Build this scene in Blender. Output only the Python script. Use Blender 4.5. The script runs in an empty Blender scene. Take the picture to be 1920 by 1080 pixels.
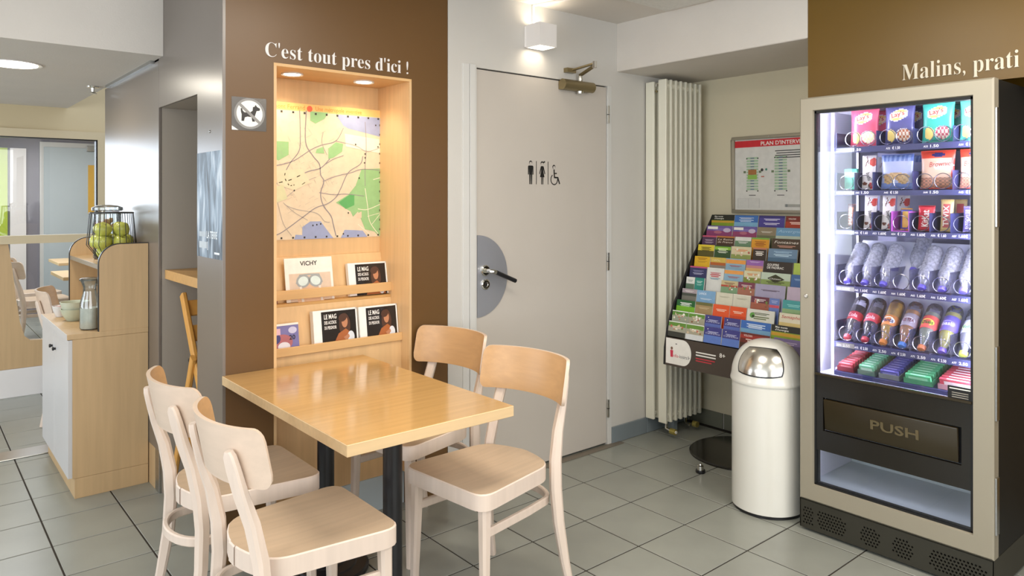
import bpy, bmesh, math, random
from mathutils import Vector, Matrix
R = math.radians
random.seed(7)
SC = bpy.context.scene
COL = SC.collection

# ------------------------------------------------------------------ camera, world, light, exposure
cam_d = bpy.data.cameras.new('camera'); cam_d.sensor_width = 36.0
cam_d.lens = 1368.0 / 1920.0 * 36.0
cam_d.shift_y = -(540.0 - 372.2) / 1920.0
cam_d.clip_start = 0.05; cam_d.clip_end = 60
cam = bpy.data.objects.new('camera', cam_d); COL.objects.link(cam)
cam.location = (0, 0, 1.40); cam.rotation_euler = (R(90), 0, R(-39.93))
SC.camera = cam
vs = SC.view_settings
vs.view_transform = 'Standard'; vs.look = 'None'; vs.gamma = 1.0; vs.exposure = 0.06; vs.use_curve_mapping = False
world = bpy.data.worlds.new('daylight'); SC.world = world; world.use_nodes = True
bg = world.node_tree.nodes['Background']
bg.inputs['Color'].default_value = (0.80, 0.88, 1.0, 1); bg.inputs['Strength'].default_value = 1.6

def area(name, loc, rot, sx, sy, power, color):
    d = bpy.data.lights.new(name, 'AREA'); d.shape = 'RECTANGLE'; d.size = sx; d.size_y = sy
    d.energy = power; d.color = color
    o = bpy.data.objects.new(name, d); COL.objects.link(o); o.location = loc; o.rotation_euler = rot
    return o
# daylight through the windows of the two walls behind and left of the camera
area('window_light_left', (-2.45, 0.9, 1.45), (0, R(-90), 0), 1.3, 3.6, 62, (0.86, 0.93, 1.0))
area('window_light_left_far', (-2.45, 4.9, 1.35), (0, R(-90), 0), 1.2, 2.0, 42, (0.84, 0.92, 1.0))
area('window_light_back', (0.6, -2.05, 1.5), (R(90), 0, 0), 3.6, 1.4, 62, (1.0, 0.98, 0.95))
# recessed ceiling panels of the room
for k, (x, y, e) in enumerate([(-0.6, 1.6, 13), (1.35, 1.55, 20), (2.35, 0.2, 24), (0.6, -0.6, 13)]):
    area('ceiling_panel_light', (x, y, 2.395), (0, 0, 0), 0.6, 0.6, e, (1.0, 0.91, 0.79))
area('far_room_light', (1.0, 8.4, 2.25), (0, 0, 0), 1.6, 2.6, 60, (0.95, 0.97, 1.0))
area('far_room_window_light', (-1.05, 10.42, 1.55), (R(90), 0, R(180)), 2.3, 1.5, 62, (0.78, 0.88, 1.0))

# ------------------------------------------------------------------ materials
def lin(c):
    return c / 12.92 if c <= 0.04045 else ((c + 0.055) / 1.055) ** 2.4
def rgb(h):
    h = h.lstrip('#')
    return tuple(lin(int(h[i:i + 2], 16) / 255) for i in (0, 2, 4)) + (1.0,)
def shift(c, f):
    return tuple(min(1, x * f) for x in c[:3]) + (1.0,)

def mat(name, col, rough=0.5, metal=0.0, vary=0.06, scale=6.0, stretch=(1, 1, 1), bump=0.0, bscale=80.0, spec=0.5, coat=0.0, obj_random=0.0):
    m = bpy.data.materials.new(name); m.use_nodes = True
    nt = m.node_tree; b = nt.nodes['Principled BSDF']
    c = rgb(col) if isinstance(col, str) else col
    b.inputs['Roughness'].default_value = rough; b.inputs['Metallic'].default_value = metal
    b.inputs['Specular IOR Level'].default_value = spec
    if coat: b.inputs['Coat Weight'].default_value = coat; b.inputs['Coat Roughness'].default_value = 0.12
    tc = nt.nodes.new('ShaderNodeTexCoord'); mp = nt.nodes.new('ShaderNodeMapping')
    mp.inputs['Scale'].default_value = stretch
    nt.links.new(tc.outputs['Object'], mp.inputs['Vector'])
    n = nt.nodes.new('ShaderNodeTexNoise'); n.inputs['Scale'].default_value = scale; n.inputs['Detail'].default_value = 5
    nt.links.new(mp.outputs['Vector'], n.inputs['Vector'])
    rp = nt.nodes.new('ShaderNodeValToRGB')
    rp.color_ramp.elements[0].position = 0.3; rp.color_ramp.elements[1].position = 0.7
    rp.color_ramp.elements[0].color = shift(c, 1 - vary); rp.color_ramp.elements[1].color = shift(c, 1 + vary)
    nt.links.new(n.outputs['Fac'], rp.inputs['Fac'])
    out = rp.outputs['Color']
    if obj_random:
        oi = nt.nodes.new('ShaderNodeObjectInfo'); mr = nt.nodes.new('ShaderNodeMapRange')
        mr.inputs['To Min'].default_value = 1 - obj_random; mr.inputs['To Max'].default_value = 1 + obj_random
        nt.links.new(oi.outputs['Random'], mr.inputs['Value'])
        mx = nt.nodes.new('ShaderNodeVectorMath'); mx.operation = 'SCALE'
        nt.links.new(out, mx.inputs[0]); nt.links.new(mr.outputs['Result'], mx.inputs['Scale'])
        out = mx.outputs['Vector']
    nt.links.new(out, b.inputs['Base Color'])
    if bump:
        n2 = nt.nodes.new('ShaderNodeTexNoise'); n2.inputs['Scale'].default_value = bscale; n2.inputs['Detail'].default_value = 3
        nt.links.new(mp.outputs['Vector'], n2.inputs['Vector'])
        bp = nt.nodes.new('ShaderNodeBump'); bp.inputs['Strength'].default_value = bump; bp.inputs['Distance'].default_value = 0.002
        nt.links.new(n2.outputs['Fac'], bp.inputs['Height']); nt.links.new(bp.outputs['Normal'], b.inputs['Normal'])
    return m

def wood(name, col, axis='z', rough=0.4, vary=0.10, scale=1.0, coat=0.0):
    st = {'x': (1.2, 22, 22), 'y': (22, 1.2, 22), 'z': (22, 22, 1.2)}[axis]
    return mat(name, col, rough, 0, vary, 2.2 * scale, st, 0.06, 14, 0.5, coat)

def emit(name, col, s):
    m = bpy.data.materials.new(name); m.use_nodes = True; nt = m.node_tree
    e = nt.nodes.new('ShaderNodeEmission'); e.inputs['Color'].default_value = rgb(col); e.inputs['Strength'].default_value = s
    nt.links.new(e.outputs[0], nt.nodes['Material Output'].inputs['Surface'])
    return m

def glass(name, col='#ffffff', gloss=0.10, rough=0.0, body=0.0, bodycol='#dfe6f5'):
    m = bpy.data.materials.new(name); m.use_nodes = True; nt = m.node_tree
    nt.nodes.remove(nt.nodes['Principled BSDF'])
    t = nt.nodes.new('ShaderNodeBsdfTransparent'); t.inputs['Color'].default_value = rgb(col)
    g = nt.nodes.new('ShaderNodeBsdfGlossy'); g.inputs['Roughness'].default_value = rough
    lw = nt.nodes.new('ShaderNodeFresnel'); lw.inputs['IOR'].default_value = 1.45
    ml = nt.nodes.new('ShaderNodeMath'); ml.operation = 'MULTIPLY_ADD'; ml.inputs[1].default_value = 0.9; ml.inputs[2].default_value = gloss * 0.2
    nt.links.new(lw.outputs[0], ml.inputs[0])
    mx = nt.nodes.new('ShaderNodeMixShader'); nt.links.new(ml.outputs[0], mx.inputs[0])
    src = t.outputs[0]
    if body:
        d = nt.nodes.new('ShaderNodeBsdfDiffuse'); d.inputs['Color'].default_value = rgb(bodycol)
        tl = nt.nodes.new('ShaderNodeBsdfTranslucent'); tl.inputs['Color'].default_value = rgb(bodycol)
        m0 = nt.nodes.new('ShaderNodeMixShader'); m0.inputs[0].default_value = 0.5
        nt.links.new(d.outputs[0], m0.inputs[1]); nt.links.new(tl.outputs[0], m0.inputs[2])
        tc = nt.nodes.new('ShaderNodeTexCoord'); nz = nt.nodes.new('ShaderNodeTexNoise'); nz.inputs['Scale'].default_value = 110
        nt.links.new(tc.outputs['Object'], nz.inputs['Vector'])
        mr = nt.nodes.new('ShaderNodeMapRange'); mr.inputs['From Min'].default_value = 0.3; mr.inputs['From Max'].default_value = 0.7
        mr.inputs['To Min'].default_value = body * 0.6; mr.inputs['To Max'].default_value = min(1, body * 1.3)
        nt.links.new(nz.outputs['Fac'], mr.inputs['Value'])
        m1 = nt.nodes.new('ShaderNodeMixShader'); nt.links.new(mr.outputs[0], m1.inputs[0])
        nt.links.new(t.outputs[0], m1.inputs[1]); nt.links.new(m0.outputs[0], m1.inputs[2])
        src = m1.outputs[0]
    nt.links.new(src, mx.inputs[1]); nt.links.new(g.outputs[0], mx.inputs[2])
    nt.links.new(mx.outputs[0], nt.nodes['Material Output'].inputs['Surface'])
    return m

_ink = {}
def ink(h, rough=0.45):
    k = (h, rough)
    if k not in _ink: _ink[k] = mat('ink_' + h.strip('#'), h, rough, 0, 0.05, 30)
    return _ink[k]

M = dict(
    white_wall=mat('white_plaster', '#c8c5bf', 0.6, 0, 0.02, 3, bump=0.10, bscale=60),
    soffit=mat('white_render', '#d5cfc7', 0.75, 0, 0.02, 4, bump=0.35, bscale=120),
    ceil_tex=mat('crepi_ceiling', '#dcdad4', 0.85, 0, 0.05, 60, bump=1.0, bscale=110),
    beige_wall=mat('beige_plaster', '#d6cdb2', 0.7, 0, 0.02, 3, bump=0.10, bscale=60),
    far_wall=mat('far_beige', '#c9b894', 0.7, 0, 0.02, 3),
    brown=mat('brown_laminate', '#664824', 0.36, 0, 0.05, 2.0, (1, 1, 0.4)),
    taupe=mat('taupe_laminate', '#70675f', 0.30, 0, 0.03, 2.0, spec=0.9),
    olive=mat('ochre_brown_panel', '#6a4e10', 0.34, 0, 0.05, 2.0),
    alc=mat('alcove_grey_brown', '#a0978b', 0.55, 0, 0.04, 2.0),
    beech=wood('beech_panel', '#d9b382', 'z', 0.42, 0.06),
    beech_x=wood('beech_rail', '#d6ac76', 'x', 0.40, 0.07),
    beech_d=wood('beech_dark', '#c79a5f', 'x', 0.45, 0.07),
    table=wood('table_laminate', '#c49a60', 'x', 0.14, 0.08, coat=0.3),
    table_edge=wood('table_edge', '#dcbd90', 'x', 0.4, 0.06),
    cab=wood('cabinet_oak', '#c4a57b', 'z', 0.45, 0.06),
    cab_front=mat('cabinet_front', '#c9c7c6', 0.35, 0, 0.03, 3),
    white_beech=wood('whitewashed_beech', '#dccabb', 'z', 0.40, 0.04),
    veneer=wood('chair_veneer', '#c0976a', 'y', 0.38, 0.07),
    seat=wood('seat_veneer', '#c0a98f', 'x', 0.36, 0.07),
    back_out=wood('back_veneer', '#d6c0ac', 'y', 0.38, 0.04),
    orange_wood=wood('orange_wood', '#d2994c', 'z', 0.45, 0.08),
    grout=mat('grout', '#352e27', 0.9, 0, 0.15, 40),
    tile=mat('floor_tile', '#90928a', 0.28, 0, 0.06, 5, bump=0.05, bscale=50, obj_random=0.05),
    skirt=mat('skirting_tile', '#7b858a', 0.35, 0, 0.05, 6, obj_random=0.04),
    skirt_g=mat('skirting_tile_olive', '#77786a', 0.35, 0, 0.05, 6, obj_random=0.04),
    wood_strip=wood('threshold_wood', '#6f675b', 'x', 0.5, 0.1),
    door=mat('door_paint', '#bfb8af', 0.45, 0, 0.02, 3, bump=0.03),
    frame_w=mat('door_frame_paint', '#cdccc8', 0.4, 0, 0.02, 4),
    black=mat('black_plastic', '#17171a', 0.35, 0, 0.1, 10),
    black_g=mat('black_gloss', '#1d1a15', 0.18, 0, 0.05, 5),
    brown_g=mat('smoked_brown_plastic', '#2e2615', 0.28, 0, 0.06, 5),
    gap=mat('shadow_gap', '#211c18', 0.8),
    steel=mat('brushed_steel', '#b9bab9', 0.28, 1.0, 0.06, 3, (1, 1, 30)),
    chrome=mat('chrome', '#d5d3cc', 0.12, 1.0, 0.03, 4),
    flap=mat('polished_flap', '#cfccc4', 0.2, 1.0, 0.03, 4), machine_black=mat('machine_black', '#090a0a', 0.55, 0, 0.05, 5),
    plate=mat('kick_plate', '#b6b9c1', 0.38, 0.75, 0.04, 4),
    brass=mat('bronze_metal', '#8d7f5e', 0.32, 0.7, 0.06, 6),
    gold=mat('brass_valve', '#c6b566', 0.3, 0.8, 0.06, 6),
    rad=mat('radiator_enamel', '#e2dfce', 0.35, 0, 0.02, 4),
    alum=mat('champagne_aluminium', '#a49c8a', 0.38, 0.3, 0.012, 3),
    bin=mat('bin_enamel', '#dedcd3', 0.22, 0, 0.02, 4, coat=0.4),
    plinth=mat('dark_olive_metal', '#35332a', 0.45, 0.2, 0.06, 6),
    hole=mat('hole_dark', '#0d0d0c', 0.8),
    inner=mat('machine_liner', '#dcdeea', 0.5, 0, 0.03, 4),
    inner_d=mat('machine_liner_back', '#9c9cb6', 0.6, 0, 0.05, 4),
    tray=mat('tray_navy', '#34365c', 0.4, 0.1, 0.06, 8),
    wire=mat('spiral_wire', '#9b9aa4', 0.25, 0.9, 0.05, 9),
    led=emit('led_tube', '#e6e7ff', 105.0),
    led_top=emit('led_tube_top', '#e4e6ff', 14.0), lampglow=emit('lamp_glow', '#fff2dc', 4.0),
    downglow=emit('downlight_glow', '#fff4dc', 9.0),
    white=mat('white_paint', '#e6e2df', 0.45, 0, 0.02, 5),
    paper=mat('paper_white', '#eeebe4', 0.6, 0, 0.03, 30),
    glass=glass('clear_glass'), vglass=glass('vending_glass', gloss=0.02),
    jar=glass('jar_glass', '#eef4f4', 0.4, 0.02, 0.10, '#e8eeee'),
    water=glass('water_bottle_plastic', '#f4f6ff', 0.6, 0.05, 0.62, '#f8f9ff'),
    pet=glass('clear_bottle_plastic', '#f2f2f8', 0.5, 0.05, 0.22, '#e6e6f2'),
    clearp=glass('clear_divider_plastic', '#e4e4f6', 0.2, 0.05, 0.12, '#c8c8e6'),
    apple=mat('apple_skin', '#b7ba55', 0.3, 0, 0.2, 9),
    ltgrey=mat('light_grey_panel', '#b9c3c6', 0.5, 0, 0.02, 3),
    mauve=mat('mauve_grey_wall', '#7f7d86', 0.6, 0, 0.02, 3),
)

# ------------------------------------------------------------------ text
_txt = {}
def serif(s):
    o = ''
    for ch in s:
        if 'A' <= ch <= 'Z': o += chr(0x1D400 + ord(ch) - 65)
        elif 'a' <= ch <= 'z': o += chr(0x1D41A + ord(ch) - 97)
        else: o += ch
    return o
def text_geo(s, style='sans', res=2):
    k = (s, style, res)
    if k in _txt: return _txt[k]
    c = bpy.data.curves.new('lettering', 'FONT'); c.size = 1.0; c.resolution_u = res
    c.body = serif(s) if style == 'serif' else s
    if style == 'serif': c.offset = -0.010
    if style == 'bold': c.offset = 0.018
    if style == 'italic': c.shear = 0.25
    o = bpy.data.objects.new('lettering', c); COL.objects.link(o)
    bpy.context.view_layer.update()
    ev = o.evaluated_get(bpy.context.evaluated_depsgraph_get()); me = ev.to_mesh()
    v = [tuple(x.co) for x in me.vertices]; f = [tuple(p.vertices) for p in me.polygons]
    ev.to_mesh_clear(); bpy.data.objects.remove(o); bpy.data.curves.remove(c)
    _txt[k] = (v, f)
    return _txt[k]

# ------------------------------------------------------------------ mesh builder
class Frame:
    def __init__(s, o, u, v):
        s.o = Vector(o); s.u = Vector(u).normalized(); s.v = Vector(v).normalized(); s.n = s.u.cross(s.v)
    def p(s, a, b, l=0.0): return s.o + s.u * a + s.v * b + s.n * l
def facing_y(x, y, z): return Frame((x, y, z), (1, 0, 0), (0, 0, 1))     # looks towards -Y
def facing_x(x, y, z): return Frame((x, y, z), (0, -1, 0), (0, 0, 1))    # looks towards -X

class MB:
    def __init__(s): s.v = []; s.f = []; s.m = []; s.mats = []
    def mi(s, m):
        if m not in s.mats: s.mats.append(m)
        return s.mats.index(m)
    def add(s, vs, fs, m):
        b = len(s.v); i = s.mi(m)
        s.v += [Vector(x) for x in vs]
        for f in fs: s.f.append(tuple(b + k for k in f)); s.m.append(i)
        return s
    def box(s, x0, x1, y0, y1, z0, z1, m):
        return s.add([(x0, y0, z0), (x1, y0, z0), (x1, y1, z0), (x0, y1, z0), (x0, y0, z1), (x1, y0, z1), (x1, y1, z1), (x0, y1, z1)],
                     [(0, 3, 2, 1), (4, 5, 6, 7), (0, 1, 5, 4), (1, 2, 6, 5), (2, 3, 7, 6), (3, 0, 4, 7)], m)
    def obox(s, c, size, rot, m):
        a, b, d = [k / 2 for k in size]; c = Vector(c)
        vs = [c + rot @ Vector(q) for q in [(-a, -b, -d), (a, -b, -d), (a, b, -d), (-a, b, -d), (-a, -b, d), (a, -b, d), (a, b, d), (-a, b, d)]]
        return s.add(vs, [(0, 3, 2, 1), (4, 5, 6, 7), (0, 1, 5, 4), (1, 2, 6, 5), (2, 3, 7, 6), (3, 0, 4, 7)], m)
    def prism(s, poly, plane, lo, hi, m, cap=None):
        def P(a, b, c): return {'xy': (a, b, c), 'xz': (a, c, b), 'yz': (c, a, b)}[plane]
        n = len(poly)
        ar = sum(poly[i][0] * poly[(i + 1) % n][1] - poly[(i + 1) % n][0] * poly[i][1] for i in range(n))
        if (ar < 0) != (plane == 'xz'): poly = poly[::-1]
        lo_v = [P(a, b, lo) for a, b in poly]; hi_v = [P(a, b, hi) for a, b in poly]
        s.add(lo_v + hi_v, [(i, (i + 1) % n, n + (i + 1) % n, n + i) for i in range(n)], m)
        s.add(lo_v, [tuple(range(n))[::-1]], m); s.add(hi_v, [tuple(range(n))], cap or m)
        return s
    def tube(s, path, r, m, n=8, closed=False, hint=None):
        path = [Vector(p) for p in path]; N = len(path); vs = []
        u = None
        for i, p in enumerate(path):
            a = path[(i - 1) % N] if (closed or i > 0) else p
            b = path[(i + 1) % N] if (closed or i < N - 1) else p
            t = (b - a).normalized()
            if hint is not None: h = Vector(hint)
            elif u is None: h = Vector((0, 0, 1)) if abs(t.z) < 0.9 else Vector((1, 0, 0))
            else: h = u
            u = (h - t * h.dot(t)).normalized(); w = t.cross(u)
            rr = r[i] if isinstance(r, (list, tuple)) and isinstance(r[0], (list, tuple)) else ((r[i], r[i]) if isinstance(r, list) else ((r, r) if not isinstance(r, tuple) else r))
            if n == 'rect':
                a_, b_ = rr; c_ = min(a_, b_) * 0.45
                sec = [(a_, -b_ + c_), (a_, b_ - c_), (a_ - c_, b_), (-a_ + c_, b_), (-a_, b_ - c_), (-a_, -b_ + c_), (-a_ + c_, -b_), (a_ - c_, -b_)]
            else:
                sec = [(rr[0] * math.cos(2 * math.pi * k / n), rr[1] * math.sin(2 * math.pi * k / n)) for k in range(n)]
            vs += [p + u * x + w * y for x, y in sec]
        k = len(vs) // N; fs = []
        for i in range(N if closed else N - 1):
            j = (i + 1) % N
            for q in range(k): fs.append((i * k + q, i * k + (q + 1) % k, j * k + (q + 1) % k, j * k + q))
        if not closed: fs += [tuple(range(k))[::-1], tuple(range((N - 1) * k, N * k))]
        return s.add(vs, fs, m)
    def lathe(s, prof, m, n=24, o=(0, 0, 0), rot=None, mats=None):
        o = Vector(o); rot = rot or Matrix.Identity(3)
        vs = [o + rot @ Vector((r * math.cos(2 * math.pi * k / n), r * math.sin(2 * math.pi * k / n), z)) for r, z in prof for k in range(n)]
        b = len(s.v); s.v += vs
        for i in range(len(prof) - 1):
            mm = s.mi(mats[i] if mats else m)
            for k in range(n):
                s.f.append((b + i * n + k, b + i * n + (k + 1) % n, b + (i + 1) * n + (k + 1) % n, b + (i + 1) * n + k)); s.m.append(mm)
        if prof[0][0] > 1e-5: s.f.append(tuple(b + k for k in range(n))[::-1]); s.m.append(s.mi(mats[0] if mats else m))
        if prof[-1][0] > 1e-5: s.f.append(tuple(b + (len(prof) - 1) * n + k for k in range(n))); s.m.append(s.mi(mats[-1] if mats else m))
        return s
    def ball(s, c, r, m, n=12, sq=(1, 1, 1)):
        c = Vector(c); prof = [(max(1e-6, r * math.sin(math.pi * i / n)), -r * math.cos(math.pi * i / n)) for i in range(n + 1)]
        b = len(s.v); s.lathe(prof, m, n + 4)
        for i in range(b, len(s.v)): s.v[i] = c + Vector((s.v[i].x * sq[0], s.v[i].y * sq[1], s.v[i].z * sq[2]))
        return s
    # flat print on a frame
    def fp(s, F, pts, m, l=0.0004): return s.add([F.p(a, b, l) for a, b in pts], [tuple(range(len(pts)))], m)
    def fr(s, F, a0, a1, b0, b1, m, l=0.0004): return s.fp(F, [(a0, b0), (a1, b0), (a1, b1), (a0, b1)], m, l)
    def fe(s, F, a, b, ra, rb, m, l=0.0006, n=20, t0=0, t1=360, tilt=0):
        q = []
        for k in range(n):
            t = R(t0 + (t1 - t0) * k / (n if t1 - t0 == 360 else n - 1)); x, y = ra * math.cos(t), rb * math.sin(t)
            q.append((a + x * math.cos(tilt) - y * math.sin(tilt), b + x * math.sin(tilt) + y * math.cos(tilt)))
        return s.fp(F, q, m, l)
    def fl(s, F, pts, w, m, l=0.0006):
        for i in range(len(pts) - 1):
            (x0, y0), (x1, y1) = pts[i], pts[i + 1]; d = math.hypot(x1 - x0, y1 - y0) or 1e-6
            ex, ey = (x1 - x0) / d * w * 0.3, (y1 - y0) / d * w * 0.3
            nx, ny = -(y1 - y0) / d * w / 2, (x1 - x0) / d * w / 2
            s.fp(F, [(x0 - ex - nx, y0 - ey - ny), (x1 + ex - nx, y1 + ey - ny), (x1 + ex + nx, y1 + ey + ny), (x0 - ex + nx, y0 - ey + ny)], m, l + 0.00002 * (i % 3))
        return s
    def ft(s, F, a, b, text, h, m, l=0.0008, style='sans', align='l', w=None, tilt=0, res=2, depth=0.0, warp=None):
        v, f = text_geo(text, style, res)
        if not v: return s
        x0 = min(q[0] for q in v); x1 = max(q[0] for q in v)
        sy = h / 0.7; sx = (w / (x1 - x0)) if w else sy
        W = (x1 - x0) * sx; off = {'l': 0, 'c': -W / 2, 'r': -W}[align]
        ct, st = math.cos(tilt), math.sin(tilt); out = []
        for q in v:
            x, y = (q[0] - x0) * sx + off, q[1] * sy
            xx, yy = a + x * ct - y * st, b + x * st + y * ct
            out.append(F.p(xx, yy, l + depth + (warp(xx, yy) if warp else 0)))
        s.add(out, f, m)
        if depth:
            base = len(s.v); n = len(v); cnt = {}
            for q in f:
                for i in range(len(q)):
                    e = (q[i], q[(i + 1) % len(q)]); cnt[tuple(sorted(e))] = None if tuple(sorted(e)) in cnt else e
            back = [p - F.n * (depth + l) for p in out]
            s.add(out + back, [(e[1], e[0], n + e[0], n + e[1]) for e in cnt.values() if e], m)
        return s
    def build(s, name, parent=None, origin=None, smooth=30, bevel=0.0, seg=1, local=False, merge=False):
        off = Vector((0, 0, 0))
        if parent is not None and not local: off = world_loc(parent)
        elif origin is not None: off = Vector(origin)
        me = bpy.data.meshes.new(name)
        me.from_pydata([tuple(v - off) for v in s.v], [], s.f)
        for m in s.mats: me.materials.append(m)
        me.polygons.foreach_set('material_index', s.m)
        if bevel or smooth or merge:
            bm = bmesh.new(); bm.from_mesh(me)
            if merge or bevel: bmesh.ops.remove_doubles(bm, verts=bm.verts, dist=1e-5)
            if bevel:
                es = [e for e in bm.edges if len(e.link_faces) == 2 and e.calc_face_angle(0) > R(35)]
                bmesh.ops.bevel(bm, geom=es, offset=bevel, segments=seg, profile=0.5, affect='EDGES', clamp_overlap=True)
            if smooth:
                for f in bm.faces: f.smooth = True
                for e in bm.edges:
                    e.smooth = len(e.link_faces) == 2 and e.calc_face_angle(0) < R(smooth)
            bm.to_mesh(me); bm.free()
        me.update()
        o = bpy.data.objects.new(name, me); COL.objects.link(o)
        if parent is not None: o.parent = parent
        elif origin is not None: o.location = origin
        return o

def world_loc(o):
    v = Vector((0, 0, 0))
    while o is not None: v += Vector(o.location); o = o.parent
    return v
def tag(o, label=None, cat=None, group=None, kind=None):
    if label: o['label'] = label
    if cat: o['category'] = cat
    if group: o['group'] = group
    if kind: o['kind'] = kind
    return o
def thing(name, loc, label, cat, group=None, rz=0.0):
    o = bpy.data.objects.new(name, None); COL.objects.link(o); o.location = loc; o.rotation_euler = (0, 0, rz)
    o.empty_display_size = 0.05
    return tag(o, label, cat, group)
def copy_tree(o, parent=None):
    c = o.copy(); COL.objects.link(c)
    if parent is not None: c.parent = parent
    for ch in list(o.children): copy_tree(ch, c)
    return c
def struct(o): o['kind'] = 'structure'; return o
def rrect(w, h, r, n=5):
    pts = []
    for cx, cy, a0 in [(w / 2 - r, h / 2 - r, 0), (-w / 2 + r, h / 2 - r, 90), (-w / 2 + r, -h / 2 + r, 180), (w / 2 - r, -h / 2 + r, 270)]:
        for k in range(n + 1):
            t = R(a0 + 90 * k / n); pts.append((cx + r * math.cos(t), cy + r * math.sin(t)))
    return pts
# ------------------------------------------------------------------ the setting
D = 2.834          # plane of the door wall
CZ = 2.405         # main ceiling

def project(x, y, z):
    a = R(39.93); r = x * math.cos(a) - y * math.sin(a); d = x * math.sin(a) + y * math.cos(a)
    return (960 + 1368 * r / d, 372.2 - 1368 * (z - 1.4) / d, d) if d > 0.05 else (0, 0, d)

floor = struct(MB().box(-2.7, 4.4, -2.3, 11.0, -0.05, -0.0025, M['grout']).build('floor', smooth=0))
def tile_geo(mb, x, y, s=0.2955, c=0.0015):
    a = s / 2
    vs = [(x - a, y - a, -0.004), (x + a, y - a, -0.004), (x + a, y + a, -0.004), (x - a, y + a, -0.004),
          (x - a, y - a, -c), (x + a, y - a, -c), (x + a, y + a, -c), (x - a, y + a, -c),
          (x - a + c, y - a + c, 0), (x + a - c, y - a + c, 0), (x + a - c, y + a - c, 0), (x - a + c, y + a - c, 0)]
    fs = [(8, 9, 10, 11)] + [(i, (i + 1) % 4, 4 + (i + 1) % 4, 4 + i) for i in range(4)] + [(4 + i, 4 + (i + 1) % 4, 8 + (i + 1) % 4, 8 + i) for i in range(4)]
    mb.add(vs, fs, M['tile'])
tmb = MB(); tile_geo(tmb, 0, 0); first = tmb.build('floor_tile', floor, smooth=0, local=True); first_used = False
rest = MB(); ntile = 0
for i in range(-15, 9):
    for j in range(-15, 29):
        x = 1.976 + 0.302 * (i + 0.5) - 0.0; y = 2.229 + 0.302 * (j + 0.5)
        if y > 11 - 0.16 or x > 3.83 or y < -2.2 or x < -2.6: continue
        px, py, d = project(x, y, 0)
        near = d > 0.6 and -80 < px < 1640 and py < 1190
        free = (x < 1.0 and y < 4.95) or (y < 2.80 and x < 3.8)
        if near and free and ntile < 295:
            if not first_used: t = first; first_used = True
            else: t = first.copy(); COL.objects.link(t); t.parent = floor
            t.location = (x, y, 0.05 * 0); ntile += 1
        else: tile_geo(rest, x, y)
tag(rest.build('distant_floor_tiles', floor, smooth=0), kind='stuff')
struct(MB().box(-0.9, 0.935, 4.71, 4.87, 0, 0.006, M['steel']).build('trim_1', smooth=0, bevel=0.002))

# ceilings
ceil = struct(MB().box(-2.7, 4.4, -2.3, 3.65, CZ, 2.6, M['soffit']).build('ceiling', smooth=0))
MB().box(-2.6, 3.123, -2.2, 2.449, CZ - 0.008, CZ, M['ceil_tex']).build('textured_plaster_field', ceil, smooth=0)
low = MB().box(-2.7, 0.9355, 3.65, 6.2, 2.063, 2.6, M['soffit']).build('ceiling_left', smooth=0); struct(low)
struct(MB().box(-2.7, 4.4, 6.2, 11, 2.42, 2.6, M['soffit']).build('ceiling_far', smooth=0))
struct(MB().box(3.161, 3.95, 1.681, D + 0.02, 2.13, CZ + 0.05, M['soffit']).build('soffit', smooth=0, bevel=0.004))

# white wall with the door opening
w = MB()
w.box(1.978, 2.140, D, D + 0.12, 0, 2.6, M['white_wall']); w.box(2.140, 3.085, D, D + 0.12, 2.038, 2.6, M['white_wall'])
w.box(3.085, 4.4, D, D + 0.12, 0, 2.6, M['white_wall'])
struct(w.build('wall_back', smooth=0))
# brown wall round the niche, taupe panels on its left return
b = MB()
b.box(0.948, 1.136, D, 3.14, 0, 2.6, M['brown']); b.box(1.136, 1.778, D, 3.16, 1.942, 2.6, M['brown'])
b.box(1.778, 1.9755, D, 3.16, 0, 2.6, M['brown'])
b.box(1.9755, 1.978, D + 0.004, 3.0, 0, 2.6, M['gap'])
struct(b.build('wall_middle', smooth=0))
lw = MB(); lw.box(0.95, 1.0, 3.80, 4.918, 0, 2.6, M['gap']); lw.box(1.136, 2.0, 3.165, 3.20, 0, 2.6, M['gap'])
lw.box(1.0, 2.2, 3.80, 4.918, 0, 2.6, M['alc'])
wl = struct(lw.build('wall_left', smooth=0))
MB().prism([(D, 0.0), (3.141, 0.0), (3.141, 1.83), (3.726, 1.83), (3.726, 2.405), (D, 2.405)], 'yz', 0.936, 0.949, M['taupe']).build('panel', wl, smooth=0, bevel=0.0012)
MB().box(0.936, 0.949, 3.728, 4.918, 0.20, 2.055, M['taupe']).build('panel', wl, smooth=0, bevel=0.0012)
MB().box(0.938, 0.950, 3.728, 3.80, 0.0, 0.20, M['steel']).build('kick_strip', wl, smooth=0, bevel=0.001)
MB().box(0.938, 0.950, 3.802, 4.918, 0.0, 0.198, M['cab']).build('kick_strip', wl, smooth=0, bevel=0.001)
rl = MB(); rl.box(0.950, 1.50, 3.726, 3.80, 0, 1.86, M['alc']); rl.box(1.42, 1.5, 3.141, 3.726, 0, 1.86, M['alc'])
rl.box(0.950, 1.42, 3.12, 3.141, 0, 1.86, M['alc']); rl.box(0.950, 1.42, 3.12, 3.726, 1.83, 1.86, M['alc'])
rl.build('recess_lining', wl, smooth=0)
# ceiling gap trim along the taupe panels
struct(MB().box(0.915, 0.936, 3.80, 4.80, 2.048, 2.063, M['steel']).build('trim_2', smooth=0))
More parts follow.
